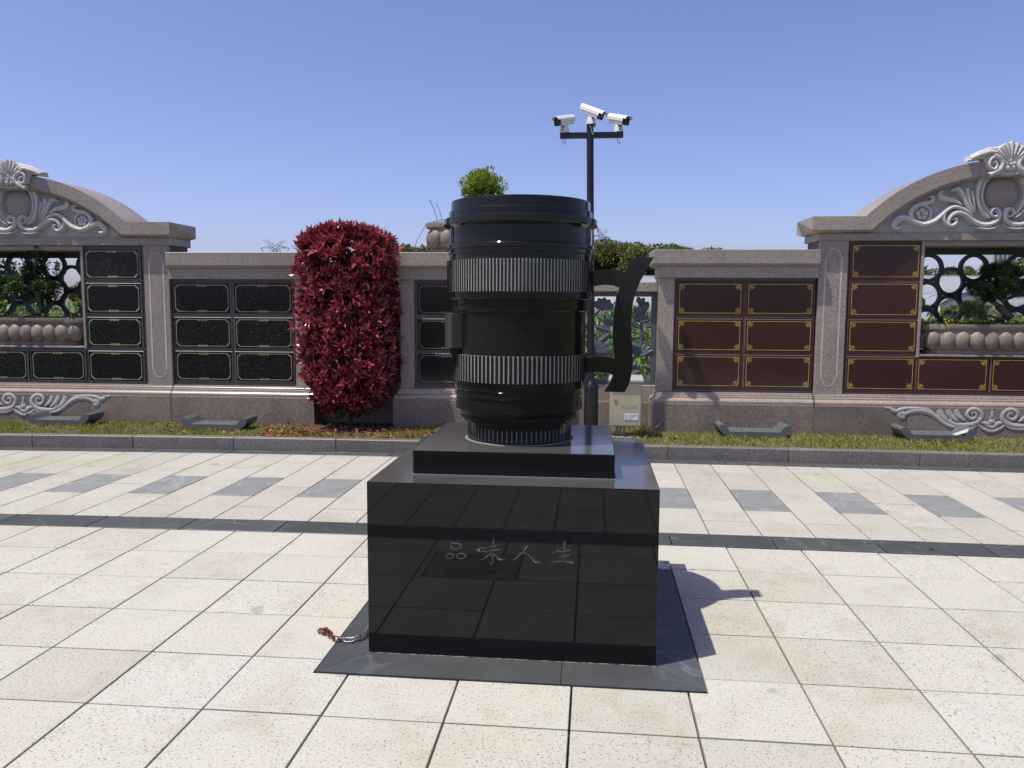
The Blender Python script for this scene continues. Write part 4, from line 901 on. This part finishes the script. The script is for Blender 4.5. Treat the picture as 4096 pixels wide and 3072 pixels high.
# red photinia column
shr=thing('red_shrub','tall clipped column of glossy red leaves between the left and middle walls','shrub',wloc(-3.02,-.02,.11))
g=MB(); stems=[([(0,0,-.02),(.01,0,.3),(.04,.02,.9),(.02,0,1.7),(0,0,2.2)],[.032,.028,.022,.015,.006])]
for i in range(22):
    a=RNG.uniform(0,2*math.pi); z0=RNG.uniform(.2,1.7); r_=RNG.uniform(.3,.55)
    stems.append(([(0.02,0,z0),(r_*.5*math.cos(a),r_*.4*math.sin(a),z0+.25),(r_*math.cos(a),r_*.75*math.sin(a),z0+.55)],[.014,.009,.004]))
for P,r_ in stems: g.tube(P,r_,6)
g.build('trunk',BARK,shr)
def shrub_leaves(n_ros,shell=(.82,1.0),tint=(.2,.65),per=8,ln=(.07,.115),zr=(.24,2.45)):
    P=[];A=[];Nn=[];T=[]; Ls=[]
    for i in range(n_ros):
        top=RNG.uniform()<.22
        z_=RNG.uniform(*zr)
        a=RNG.uniform(0,2*math.pi); f=RNG.uniform(*shell)
        hwx=.545*min(1,max(.25,(z_-.10)/.55)**.6); hwy=.46*min(1,max(.3,(z_)/.5)**.6)
        dome=max(0,(z_-2.15)/.33); sh=math.sqrt(max(.05,1-min(1,dome)**2)); hwx*=sh*.96+.04; hwy*=sh
        ca_,sa_=math.cos(a),math.sin(a); p=.62
        u_=RNG.uniform(-1,1); sgn=1 if RNG.uniform()<.5 else -1
        if RNG.uniform()<.62: x,y=hwx*f*u_,sgn*hwy*f*(1-.28*abs(u_)**3.5); ca_,sa_=u_**3*.9,sgn*1.0
        else: x,y=sgn*hwx*f*(1-.18*abs(u_)**3.5),hwy*f*u_*.9; ca_,sa_=sgn*1.0,u_**3*.9
        x+=.045*math.sin(z_*5+a*3); y+=.03*math.sin(z_*7+a)
        nx,ny=ca_,sa_*1.1; nz=.35+dome*1.6
        if top: # crown of the column
            x=RNG.uniform(-.50,.50); y=RNG.uniform(-.40,.40); z_=2.22+.17*(1-(x/.54)**2)+RNG.uniform(-.07,.08); nx,ny,nz=x*.7,y*.7,1.2
        nr=np.array([nx,ny,nz]); nr/=np.linalg.norm(nr); nr=nr+unit(1)[0]*.28; nr/=np.linalg.norm(nr)
        t1=np.cross(nr,[0,0,1.]); t1/=np.linalg.norm(t1)+1e-6; t2=np.cross(nr,t1); ph=RNG.uniform(0,6.28); base=RNG.uniform(*tint)
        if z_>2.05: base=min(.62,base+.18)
        for j in range(per):
            b_=ph+j*2.4; op=RNG.uniform(.35,1.25)*(1 if j>2 else .4)
            ax_=nr+(t1*math.cos(b_)+t2*math.sin(b_))*op; P.append((x,y,z_)-nr*.02+ax_*.008); A.append(ax_); Nn.append(nr+unit(1)[0]*.25); T.append(base+RNG.uniform(-.08,.08)); Ls.append(RNG.uniform(*ln)*(1 if j>2 else .75))
    return [np.array(q) for q in (P,A,Nn,T,Ls)]
P,A,Nn,T,Ls=shrub_leaves(2100,(.80,1.05),(.12,.65),8,(.07,.122))
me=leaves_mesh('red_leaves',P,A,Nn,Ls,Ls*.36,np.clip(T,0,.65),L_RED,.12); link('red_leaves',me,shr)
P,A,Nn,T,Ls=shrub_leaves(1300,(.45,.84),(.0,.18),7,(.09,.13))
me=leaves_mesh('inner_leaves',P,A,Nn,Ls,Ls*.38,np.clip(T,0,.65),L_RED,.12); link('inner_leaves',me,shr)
P,A,Nn,T,Ls=shrub_leaves(50,(.3,.8),(.0,.2),6,(.07,.11),(.10,.45))
me=leaves_mesh('old_green_leaves',P,A,Nn,Ls,Ls*.4,np.clip(T,0,.5),L_GREEN,.12); link('old_green_leaves',me,shr)

# ---- carved magnolia screens in the two gaps -----------------------
def petal(g,cx,cz,L,W_,ang,d=0,th=.03,cup=.012):
    ca_,sa_=math.cos(ang),math.sin(ang); out=[]
    prof=[(0,.10),(.12,.55),(.35,.95),(.6,1),(.82,.72),(1,.06)]
    up=[(t_*L,w_*W_/2) for t_,w_ in prof]; lo=[(a,-b_) for a,b_ in up[::-1]]
    pts=[(cx+a*ca_-b_*sa_,cz+a*sa_+b_*ca_) for a,b_ in up+lo]
    n=len(pts); mid=[(cx+t_*L*ca_,cz+t_*L*sa_) for t_,_ in prof]
    F1=[(x,d,z_) for x,z_ in pts]; B1=[(x,d+th,z_) for x,z_ in pts]; M1=[(x,d-cup,z_) for x,z_ in mid]
    Fs=[]; k=len(prof)
    for i in range(k-1): Fs+=[(i,i+1,2*n+i+1,2*n+i),(n-1-i,2*n+i,2*n+i+1,n-2-i)]
    Fs+=[(i,(i+1)%n,n+(i+1)%n,n+i) for i in range(n)]+[tuple(range(2*n-1,n-1,-1))]
    g.add(F1+B1+M1,Fs)
def screen(label,s0,s1,shapes):
    e=thing('carved_screen',label,'screen',wloc(s0,0),AL); W_=s1-s0
    back=.24 if 'almost' in label else .17
    e.location=wloc(s0,back)
    g=MB(); g.cbox(0,W_,.10,.45,.02,.44,.003); g.build('plinth_block',PINKR,e)
    g=MB(); g.cbox(.0,W_,.13,.42,.441,.650,.003); g.build('sill',PINK,e)
    g=MB(); g.cbox(.0,W_,.12,.43,1.818,1.935,.004); g.build('coping',PINK,e)
    g=MB(); g.cbox(0.001,.062,.20,.27,.651,1.817,.003); g.cbox(W_-.062,W_-.001,.20,.27,.651,1.817,.003); g.cbox(.063,W_-.063,.20,.27,1.757,1.817,.003); g.cbox(.063,W_-.063,.20,.27,.651,.715,.003); g.build('frame',SCREEN,e)
    br,fl,lf=shapes
    for P,r_ in br:
        g=MB(); g.tube([(x,.235,z_) for x,z_ in P],r_,7); g.build('branch',SCREEN,e)
    for (x,z_,r_,ph,n) in fl:
        g=MB()
        for i in range(n):
            petal(g,x,z_,r_,r_*.62,ph+i*(2.6/n) ,.205+.006*i,.03,.016)
        g.ball((x,.215,z_),(r_*.16,.03,r_*.16),8,5); g.build('flower',SCREEN,e)
    for (x,z_,L_,W2,an) in lf:
        g=MB(); petal(g,x,z_,L_,W2,an,.212,.025,.014); g.build('leaf',SCREEN,e)
S=lambda x: x+.38
mag=([([(S(.75),.66),(S(.60),.78),(S(.50),.95),(S(.58),1.10),(S(.64),1.25),(S(.60),1.42),(S(.66),1.60)],[.03,.026,.024,.022,.02,.017,.012]),
      ([(S(-.32),.66),(S(-.15),.85),(S(0),1.0),(S(.12),1.15),(S(.20),1.32),(S(.15),1.45)],[.03,.028,.026,.022,.018,.012]),
      ([(S(.45),1.47),(S(.52),1.58),(S(.62),1.66)],[.016,.016,.012]),([(S(-.3),1.2),(S(-.1),1.35),(S(.0),1.5),(S(.1),1.6)],[.022,.02,.018,.012]),([(S(-.1),1.35),(S(-.2),1.5),(S(-.25),1.66)],[.018,.014,.01])],
     [(S(.62),1.02,.15,.45,6),(S(.60),1.44,.12,.3,5),(S(.12),1.60,.15,.4,5),(S(.05),1.05,.20,.2,5),(S(-.22),1.55,.15,.4,5),(S(-.2),.92,.17,.3,6),(S(.58),1.66,.10,.1,3)],
     [(S(.60),1.36,.14,.07,2.6),(S(.66),1.38,.10,.06,.3),(S(.52),1.52,.18,.10,.75),(S(.60),1.56,.16,.10,1.0),(S(.12),1.45,.17,.09,-.2),(S(.03),1.38,.15,.09,-.3),(S(-.0),1.52,.18,.10,2.2),(S(.10),1.20,.16,.09,.7),(S(.64),.90,.14,.08,-.5),(S(.56),.93,.17,.09,3.8),(S(.60),1.12,.14,.09,2.8),(S(.64),1.22,.12,.07,1.9),(S(.15),.85,.2,.1,-.9),(S(.1),.9,.2,.12,1.9),(S(.26),1.1,.15,.09,1.2),(S(.22),1.3,.14,.08,2.4),(S(-.1),1.25,.16,.09,.3),(S(-.28),1.05,.18,.10,2.4),(S(.45),.76,.16,.08,.4),(S(.3),.75,.18,.09,2.8),(S(.40),1.66,.15,.08,3.0),(S(.33),1.55,.14,.08,.2)])
screen('carved dark stone magnolia screen under a granite coping, seen behind the cup handle',-.379,.789,mag)
S2=lambda x:x
mag2=([([(.9,.66),(.7,.85),(.5,1.0),(.35,1.25),(.5,1.5)],[.03,.028,.024,.02,.014]),([(.1,.66),(.2,.9),(.15,1.2),(.25,1.5)],[.028,.024,.02,.014])],
      [(.6,1.35,.17,.4,5),(.3,1.6,.13,.3,5),(.75,1.0,.17,.3,5),(.2,1.1,.16,.3,5)],[(.8,1.5,.2,.1,2),(.5,.8,.2,.1,.3),(.3,.85,.2,.1,1.2),(.85,1.2,.16,.09,.8),(.4,1.45,.18,.1,.5)])
screen('carved dark stone screen almost hidden behind the red shrub',-3.488,-2.487,mag2)

# ---- altar tables ---------------------------------------------------
def table_mesh():
    g=MB(); P=[(-.33,.0)]
    # side profile: slab with upturned rolled ends, extruded along depth
    top=[]
    prof=[(-.36,.010),(-.300,-.045),(.300,-.045),(.36,.010)]
    pts=[(-.415,.050),(-.405,.020),(-.370,-.020),(-.310,-.055),(.310,-.055),(.370,-.020),(.405,.020),(.415,.050),(.408,.074),(.388,.086),(.360,.084),(.330,.064),(.305,.030),(.285,.006),(-.285,.006),(-.305,.030),(-.330,.064),(-.360,.084),(-.388,.086),(-.408,.074)]
    g.prism(pts,-.165,.165); return g
first=None
labs=['grey stone altar table with scrolled ends under the carved plinth at far left','grey stone altar table with scrolled ends below the six black plaques','grey stone altar table with scrolled ends below the six red brown plaques','grey stone altar table with a pale patch on its scrolled end, at far right']
TB=[(-6.645,9.455,.182),(-4.560,9.360,.182),(1.895,9.675,.178),(3.955,9.705,.182)]
for (x,y,z_),lb_ in zip(TB,labs):
    e=thing('altar_table',lb_,'altar table',(x,y,z_),AL,'low stone altar tables in the grass')
    if first is None:
        a=table_mesh().build('slab',TABLE,e); g=MB(); g.cbox(-.26,.26,-.13,.13,-.14,-.049,.004); b_=g.build('base',TABLE,e)
        g=MB(); 
        for hx in (-.12,0,.12): g.cbox(hx-.022,hx+.022,-.028,-.012,.0035,.0075,.001)
        c_=g.build('slot',DARKP,a); first=(a,b_,c_)
        bv=a.modifiers.new('edge','BEVEL'); bv.width=.004; bv.segments=1; bv.limit_method='ANGLE'; bv.angle_limit=R(40)
    else:
        a=first[0].copy(); b_=first[1].copy(); c_=first[2].copy()
        for q in (a,b_,c_): COL.objects.link(q)
        a.parent=e; b_.parent=e; c_.parent=a
    if lb_.endswith('far right'):
        g=MB(); g.prism([(.20,-.16),(.33,-.163),(.355,-.10),(.30,-.02),(.24,-.07),(.17,-.10)],.0045,.0075,axis='z')
        g.v=[(x_,y_,z2+max(0,(x_-.295))*1.25) for x_,y_,z2 in g.v]; g.build('pale_patch',CONC,e)
# ================================================================== CAMERA POLE
PX,PY=-.015,9.33
pole=thing('camera_pole','tall black steel pole with a cross arm carrying three security cameras','pole',(PX,PY,.1))
g=MB(); g.lathe([(.083,-.05),(.083,.585),(.088,.59),(.088,.60),(.060,.655),(.044,.680),(.044,.69)],32); g.build('base_tube',POLE,pole)
tilt=-.018
g=MB(); L=[[( .0405*math.cos(2*math.pi*i/24)-.006+ (z-.7)*tilt, .0405*math.sin(2*math.pi*i/24), z) for i in range(24)] for z in (.66,3.56)]
g.loft(L,True,0,True); g.build('shaft',POLE,pole)
AX_=-.055
AXT=-.055-PX
g=MB(); g.cbox(AXT-.355,AXT+.355,-.03,.03,3.425,3.487,.003); g.build('cross_arm',POLE,pole)
g=MB(); g.cbox(AXT-.055,AXT+.042,-.05,.05,3.553,3.575,.003); g.build('top_plate',POLE,pole)
g=MB()
for P in ([(AXT-.02,-.048,3.56),(AXT-.0,-.055,3.50),(AXT+.012,-.058,3.45),(AXT+.022,-.05,3.50),(AXT+.018,-.045,3.57)],):
    g.tube(smooth_curve(P,4),.004,5)
g.build('cable',PIPE,pole)
def sec_camera(label,loc,yaw,pitch,roll=0,cab=True):
    # origin at mounting surface
    e=thing('security_camera',label,'security camera',loc,yaw)
    # bracket
    g=MB(); g.cbox(-.05,.05,-.035,.035,.0,.008,.002)
    for s_ in (-1,1): g.prism([(-.045,.008),(.045,.008),(.020,.085),(-.020,.085)],s_*.032-.003,s_*.032+.003)
    g.build('bracket',WHITEP,e)
    g=MB(); g.tube([(0,-.03,.07),(0,.03,.07)],.012,8); g.build('pivot',PIPE,e)
    M=Matrix.Translation((0,0,.085))@Matrix.Rotation(-pitch,4,'Y')@Matrix.Scale(.90,4)
    def add(name,mb,mat):
        mb.v=[tuple(M@Vector(p)) for p in mb.v]; return mb.build(name,mat,e)
    # camera looks along +x; rounded-square housing
    g=MB(); sec=[(-.045,.012),(-.032,-.0),(.032,0),(.045,.012),(.047,.07),(.035,.088),(-.035,.088),(-.047,.07)]
    g.loft([[(x,a,b_) for a,b_ in sec] for x in (-.15,.118)],True); add('housing',g,WHITEP)
    g=MB(); g.loft([[(x,a*.97,.044+(b_-.044)*.97) for a,b_ in sec] for x in (.1185,.150)],True); add('front_face',g,DARKP)
    g=MB(); sh=[(-.058,.045),(-.060,.080),(-.045,.108),(-.020,.116),(.020,.116),(.045,.108),(.060,.080),(.058,.045),(.054,.045),(.056,.079),(.043,.103),(.019,.111),(-.019,.111),(-.043,.103),(-.056,.079),(-.054,.045)]
    g.loft([[(x,a,b_) for a,b_ in sh] for x in (-.17,.135)],True)
    tipsh=[(a,b_ if b_>.07 else .075) for a,b_ in sh]; g.loft([[(x,a,b_) for a,b_ in tipsh] for x in (.1352,.185)],True); add('sun_shield',g,WHITEP)
    g=MB(); g.loft([[(.1501+.001,.020*math.cos(a),.044+.020*math.sin(a)) for a in [2*math.pi*i/16 for i in range(16)]],[(.154,.015*math.cos(a),.044+.015*math.sin(a)) for a in [2*math.pi*i/16 for i in range(16)]]],True); add('lens',g,LENSG)
    if cab:
        g=MB(); g.tube(smooth_curve([(-.01,0,.0),(-.015,0,-.09),(.01,.01,-.125),(.03,0,-.11),(.02,0,-.06)],4),.004,5); g.build('cable',PIPE,e)
    return e
zA=.1+3.4875
sec_camera('white security camera at the left end of the cross arm, aimed left',(-.055-.305,PY,zA),R(-126),R(-14))
sec_camera('white security camera on top of the pole between two others',(-.062,PY,.1+3.576),R(-34),R(-24),cab=False)
sec_camera('white security camera at the right end of the cross arm, aimed right',(-.055+.300,PY,zA),R(-52),R(-16))

# ================================================================== ELECTRIC BOX
eb=thing('electric_cabinet','beige metal electric cabinet with warning text, under the cup handle','electric cabinet',(.383,9.42,.10))
g=MB(); g.cbox(-.182,.182,-.11,.11,.150,.665,.004); body=g.build('body',BOXM,eb)
g=MB(); g.cbox(-.176,.176,-.118,-.1105,.158,.655,.004); door=g.build('door',BOXM,eb)
g=MB(); g.loft([[(-.20,-.15,.668),(.20,-.15,.668),(.20,.13,.668),(-.20,.13,.668)],[(-.20,-.15,.690),(.20,-.15,.690),(.20,.13,.690),(-.20,.13,.690)],[(-.19,-.06,.735),(.19,-.06,.735),(.19,.12,.735),(-.19,.12,.735)]],True); g.build('roof',PIPE,eb)
g=MB(); g.tube([(-.118,-.1185,.447),(-.118,-.127,.447)],.020,14); g.build('lock',STEEL,door)
g=MB(); g.cbox(-.010,.145,-.1225,-.1185,.224,.298,.001); pl=g.build('rating_plate',BOXPL,door)
g=MB()
for i in range(4):
    z_=.284-.016*i; g.box(.000,.026,-.1232,-.1226,z_-.003,z_+.003); g.box(.042,.042+(.085,.075,.05,.03)[i],-.1232,-.1226,z_-.003,z_+.003)
g.build('plate_print',BOXP,pl)
g=MB(); g.prism([(.035,.535),(.018,.492),(.031,.494),(.022,.468),(.046,.503),(.033,.502),(.044,.528)],-.1190,-.1183)
g.prism([(.018,.462),(.030,.462),(.021,.448)],-.1190,-.1183); g.build('lightning_sign',BOXP,door)
cv=bpy.data.curves.new('warning_text','FONT'); cv.body='高压危险'; cv.size=.047; cv.space_character=1.10; cv.extrude=.0004
tmp=bpy.data.objects.new('tmp',cv); COL.objects.link(tmp); bpy.context.view_layer.update()
me=bpy.data.meshes.new_from_object(tmp.evaluated_get(bpy.context.evaluated_depsgraph_get())); bpy.data.objects.remove(tmp)
me.materials.clear(); me.materials.append(BOXP)
o=link('warning_text',me,door,(-.062,-.1190,.362)); o.rotation_euler=(R(90),0,0)
for x in (-.09,-.05,-.01):
    g=MB(); g.tube([(x,0,-.05),(x,0,.149)],.014,10); g.build('conduit',PIPE,eb)
g=MB(); g.cbox(-.19,.17,-.10,.12,-.05,.025,.006); g.build('footing',CONC,eb)

# ================================================================== BEYOND THE WALL
# crop field
n=26000
fy=12+RNG.uniform(0,1,n)**1.6*34; fx=RNG.uniform(-1,1,n)*(fy*.95)+ -.08*fy
rowp=np.sin(fy*3.2)*.5+.5
hh=(.75+.75*(np.sin(fx*.7+np.sin(fy*.3)*3)*.5+.5))*RNG.uniform(.2,1.15,n)
dv=np.stack([RNG.normal(0,.8,n),RNG.normal(0,.8,n),RNG.uniform(.2,1.2,n)],1)
me=leaves_mesh('crop_plants',np.stack([fx,fy,hh-.05],1),dv,unit(n),RNG.uniform(.10,.24,n),RNG.uniform(.04,.09,n),np.clip(.35+RNG.normal(0,.18,n),0,.65),L_GREEN,.1,far=True)
link('crop_plants',me,None,label='tall leafy green crop growing in the field behind the wall',category='crop',kind='stuff')
# taller weeds right behind the openings
n=11000
bx=np.concatenate([RNG.uniform(-.6,1.4,4000),RNG.uniform(-13.5,-7.0,3500),RNG.uniform(4.0,7.8,3500)]); by=RNG.uniform(12.0,14.5,n); hz_=RNG.uniform(.1,1.62,n)*(.88+.12*np.sin(bx*3.1))
dv=np.stack([RNG.normal(0,.7,n),RNG.normal(0,.7,n),RNG.uniform(.0,1.4,n)],1)
me=leaves_mesh('weeds',np.stack([bx,by,np.clip(hz_,.05,2)],1),dv,unit(n),RNG.uniform(.06,.14,n),RNG.uniform(.02,.045,n),np.clip(.38+RNG.normal(0,.2,n),0,.65),L_GREEN)
link('weeds',me,None,label='bright green weeds growing just behind the stone screens',category='weeds',kind='stuff')
# a far wood that reads as one mass
cr=[]
def crown_at(x,y,h,r_,ti): cr.append((x,y,h,r_,ti))
for i in range(76):
    x=-34+i*.68+RNG.uniform(-.5,.5); y=RNG.uniform(106,118); 
    env=10.6-1.25*abs((x+8)/22)**2.0
    ti=.02+RNG.uniform(0,.12) if (-9<x<7 and RNG.uniform()<.42) or (x<-9 and RNG.uniform()<.3) else RNG.uniform(.3,.5)
    crown_at(x,y,(env+RNG.uniform(-.22,.22))*y/112,RNG.uniform(2.4,3.3),ti)
for i in range(26): crown_at(-32+i*1.95+RNG.uniform(-.8,.8),101+RNG.uniform(-2,2),6.2+RNG.uniform(-1,1),3.0,RNG.uniform(.05,.45))
for i in range(22): crown_at(20+i*2.6+RNG.uniform(-1,1),RNG.uniform(104,116),7.3+RNG.uniform(-.9,.9),RNG.uniform(2.4,3.6),RNG.uniform(.2,.42))
for i in range(30): crown_at(-100+i*2.3+RNG.uniform(-1,1),RNG.uniform(96,112),5.6+RNG.uniform(-.8,.8),RNG.uniform(2.2,3.2),RNG.uniform(.15,.45))
P=[];Nn=[];T=[]
for x,y,h,r_,ti in cr:
    a,b_,c_=crown_points((x,y,h-r_*.85),(r_,r_*.9,r_*.8),24,1900,.30,ti); P.append(a);Nn.append(b_);T.append(c_)
    a,b_,c_=crown_points((x,y,(h-r_)*.45),(r_*.9,r_*.8,max(1.2,(h-r_)*.5)),8,700,.4,ti-.1); P.append(a);Nn.append(b_);T.append(c_)
P=np.concatenate(P);Nn=np.concatenate(Nn);T=np.concatenate(T); n=len(P)
me=leaves_mesh('woodland',P,Nn+unit(n)*.9,unit(n)*.8+Nn,RNG.uniform(.30,.52,n),RNG.uniform(.2,.36,n),np.clip(T,0,.65),L_WOOD,.1,far=True)
link('woodland',me,None,label='mixed green and brownish far wood on the horizon behind the wall',category='woodland',kind='stuff')
# nearer dark hedge trees seen through the left lattice
for (x,y,h,r_,ti,lb_) in [(-21.5,27,3.6,1.7,.12,'dark green tree beyond the field, seen through the left lattice on the left'),(-17.2,28,3.2,1.5,.32,'yellowish green rounded tree beyond the field, seen through the left lattice on the right')]:
    e=thing('tree',lb_,'tree',(x,y,-.08)); g=MB(); g.tube([(0,0,0),(.05,0,1),(0,.05,h*.6)],[.14,.11,.05],8)
    for a in range(5): g.tube([(0,0,.8+.2*a),(math.cos(a*1.3)*r_*.6,math.sin(a*1.3)*r_*.5,1.4+.3*a)],[.06,.02],6)
    g.build('trunk',BARK,e)
    a,b_,c_=crown_points((0,0,h-r_*.8),(r_,r_,r_*.8),26,5200,.3,ti); n=len(a)
    me=leaves_mesh('crown',a,b_+unit(n)*.9,unit(n),RNG.uniform(.12,.22,n),RNG.uniform(.07,.12,n),np.clip(c_,0,.65),L_WOOD if ti>.3 else L_DARK,.1,far=True); link('crown',me,e)
# greenhouses
def tunnel(label,x0,x1,y,r_,h,axis='x'):
    e=thing('greenhouse',label,'greenhouse',((x0+x1)/2,y,-.08)); hl=(x1-x0)/2
    n=18; arc=[(-r_*math.cos(math.pi*i/n),h*(.28 if 0<i<n else 0)+h*.72*math.sin(math.pi*i/n)) for i in range(n+1)]
    arc=[(-r_,0)]+arc[1:-1]+[(r_,0)]
    def P(t_,a,b_): return (t_,a,b_) if axis=='x' else (a,t_,b_)
    g=MB(); g.loft([[P(t_,a,b_) for a,b_ in arc] for t_ in np.linspace(-hl,hl,14)],False,0,True,closed=False)
    g.add([P(-hl,a,b_) for a,b_ in arc],[tuple(range(len(arc)))]); g.add([P(hl,a,b_) for a,b_ in arc],[tuple(range(len(arc)))]); g.build('film',FILM,e)
    for t_ in np.arange(-hl,hl+.01,2.0):
        g=MB(); g.tube([P(t_,a*1.006,b_*1.006+.01) for a,b_ in arc],.035,5); g.build('hoop',HOOP,e)
    g=MB(); g.tube([P(-hl,-r_*1.01,h*.45),P(hl,-r_*1.01,h*.45)],.03,5); g.tube([P(-hl,0,h*1.006),P(hl,0,h*1.006)],.03,5); g.build('rail',HOOP,e)
tunnel('long white polytunnel greenhouse visible behind the pine and the right lattice',13,38,49,3.6,3.45)
tunnel('long white polytunnel greenhouse visible above the coping right of the cup handle',-6,9.5,47,3.6,3.35)
tunnel('smaller white polytunnel with rounded end facing the wall, at the right opening',10.8,16.2,33,1.7,2.25,'y')
def at_px(x,D,ypx):
    d=F_+R2*((x-2048)/3208.7)-U2*((ypx-1536)/3208.7); k=D/math.hypot(d.x,d.y); return d.x*k,d.y*k,CAM_H+d.z*k
# high-rise
tw_=thing('tower_block','distant pale high-rise with vertical stripes, seen through the right lattice','tower block',(*at_px(3992,600,1100)[:2],-.08))
g=MB(); g.box(-7,7,-7,7,0,47); g.build('shell',TOWERM,tw_)
for i in range(5):
    g=MB(); x=-5.4+i*2.7; g.box(x-.7,x+.7,-7.25,-7.01,2,46); g.build('window_band',TOWERW,tw_)
# pylons
def pylon(label,x,y,h,yaw,s_=1.0):
    e=thing('pylon',label,'pylon',(x,y,-.08),yaw); t_=.28
    g=MB(); b0=h*.10; wt=h*.022
    def W_(z): return b0+(wt-b0)*(z/h)**.75
    zs_=[0,.2,.36,.5,.62,.72,.80,.86]
    for i in range(len(zs_)-1):
        z0,z1=zs_[i]*h,zs_[i+1]*h; w0,w1=W_(z0),W_(z1)
        c0=[(-w0,-w0),(w0,-w0),(w0,w0),(-w0,w0)]; c1=[(-w1,-w1),(w1,-w1),(w1,w1),(-w1,w1)]
        for k in range(4):
            k2=(k+1)%4
            g.bar((*c0[k],z0),(*c1[k],z1),t_); g.bar((*c0[k],z0),(*c1[k2],z1),t_*.55); g.bar((*c0[k2],z0),(*c1[k],z1),t_*.55); g.bar((*c1[k],z1),(*c1[k2],z1),t_*.5)
    g.build('tower_frame',PYL,e)
    g=MB(); zb=h*.86; wb=W_(zb); arm=h*.22
    # waist beam with cat-head arms spreading up like wings
    g.bar((-arm,0,zb+.6),(arm,0,zb+.6),t_*1.3); g.bar((-arm,0,zb+.6),(0,0,zb+2.2),t_*.8); g.bar((arm,0,zb+.6),(0,0,zb+2.2),t_*.8)
    for k in range(-5,6): g.bar((arm*k/6,0,zb+.6),(arm*(k+.5)/6,0,zb+.6+1.5*(1-abs(k+.5)/6)),t_*.5)
    for s2 in (-1,1):
        tip=(s2*arm*.78,0,h*1.0)
        for yy in (-wb,wb): g.bar((0,yy,zb+.2),tip,t_); g.bar((s2*wb,yy,zb+2.6),(s2*arm*.5,0,h*.985),t_*.8)
        for k in range(4): g.bar((s2*arm*.15*k,0,zb+1.2+k*.6),(s2*arm*.15*(k+1),0,zb+2.9+k*.7),t_*.5)
    g.build('cross_arm',PYL,e)
    for s2 in (-1,1):
        g=MB(); g.bar((s2*arm*.95,0,zb+.5),(s2*arm*.55,0,zb-4.6),t_*.9); g.bar((s2*arm*.25,0,zb+.5),(s2*arm*.55,0,zb-4.6),t_*.9); g.build('insulator',PYL,e)
    return e
x,y,z_=at_px(1100,400,958); pylon('lattice power pylon with spread arms, above the left low wall',x,y,z_,R(12))
x2,y2,z2=at_px(2408,440,905); pylon('lattice power pylon just right of the camera pole, partly hidden',x2,y2,z2,R(62))
# power lines drooping away to the right
g=MB()
for k,(dz_,off) in enumerate(((0,0),(-.9,1.2),(-1.8,-1),(.8,2))):
    a=Vector((x2+3,y2,z2-8+dz_)); bx_,by_,bz_=at_px(3900,430,985); b_=Vector((bx_,by_+off,bz_+dz_)); P=[]
    for i in range(25):
        t_=i/24; p_=a.lerp(b_,t_); p_.z-=3.2*4*t_*(1-t_)*.55; P.append(p_)
    g.tube(P,.055,4)
g.build('power_lines',PYL,None,label='faint bundle of overhead power lines crossing the sky right of the pylon',category='power lines')
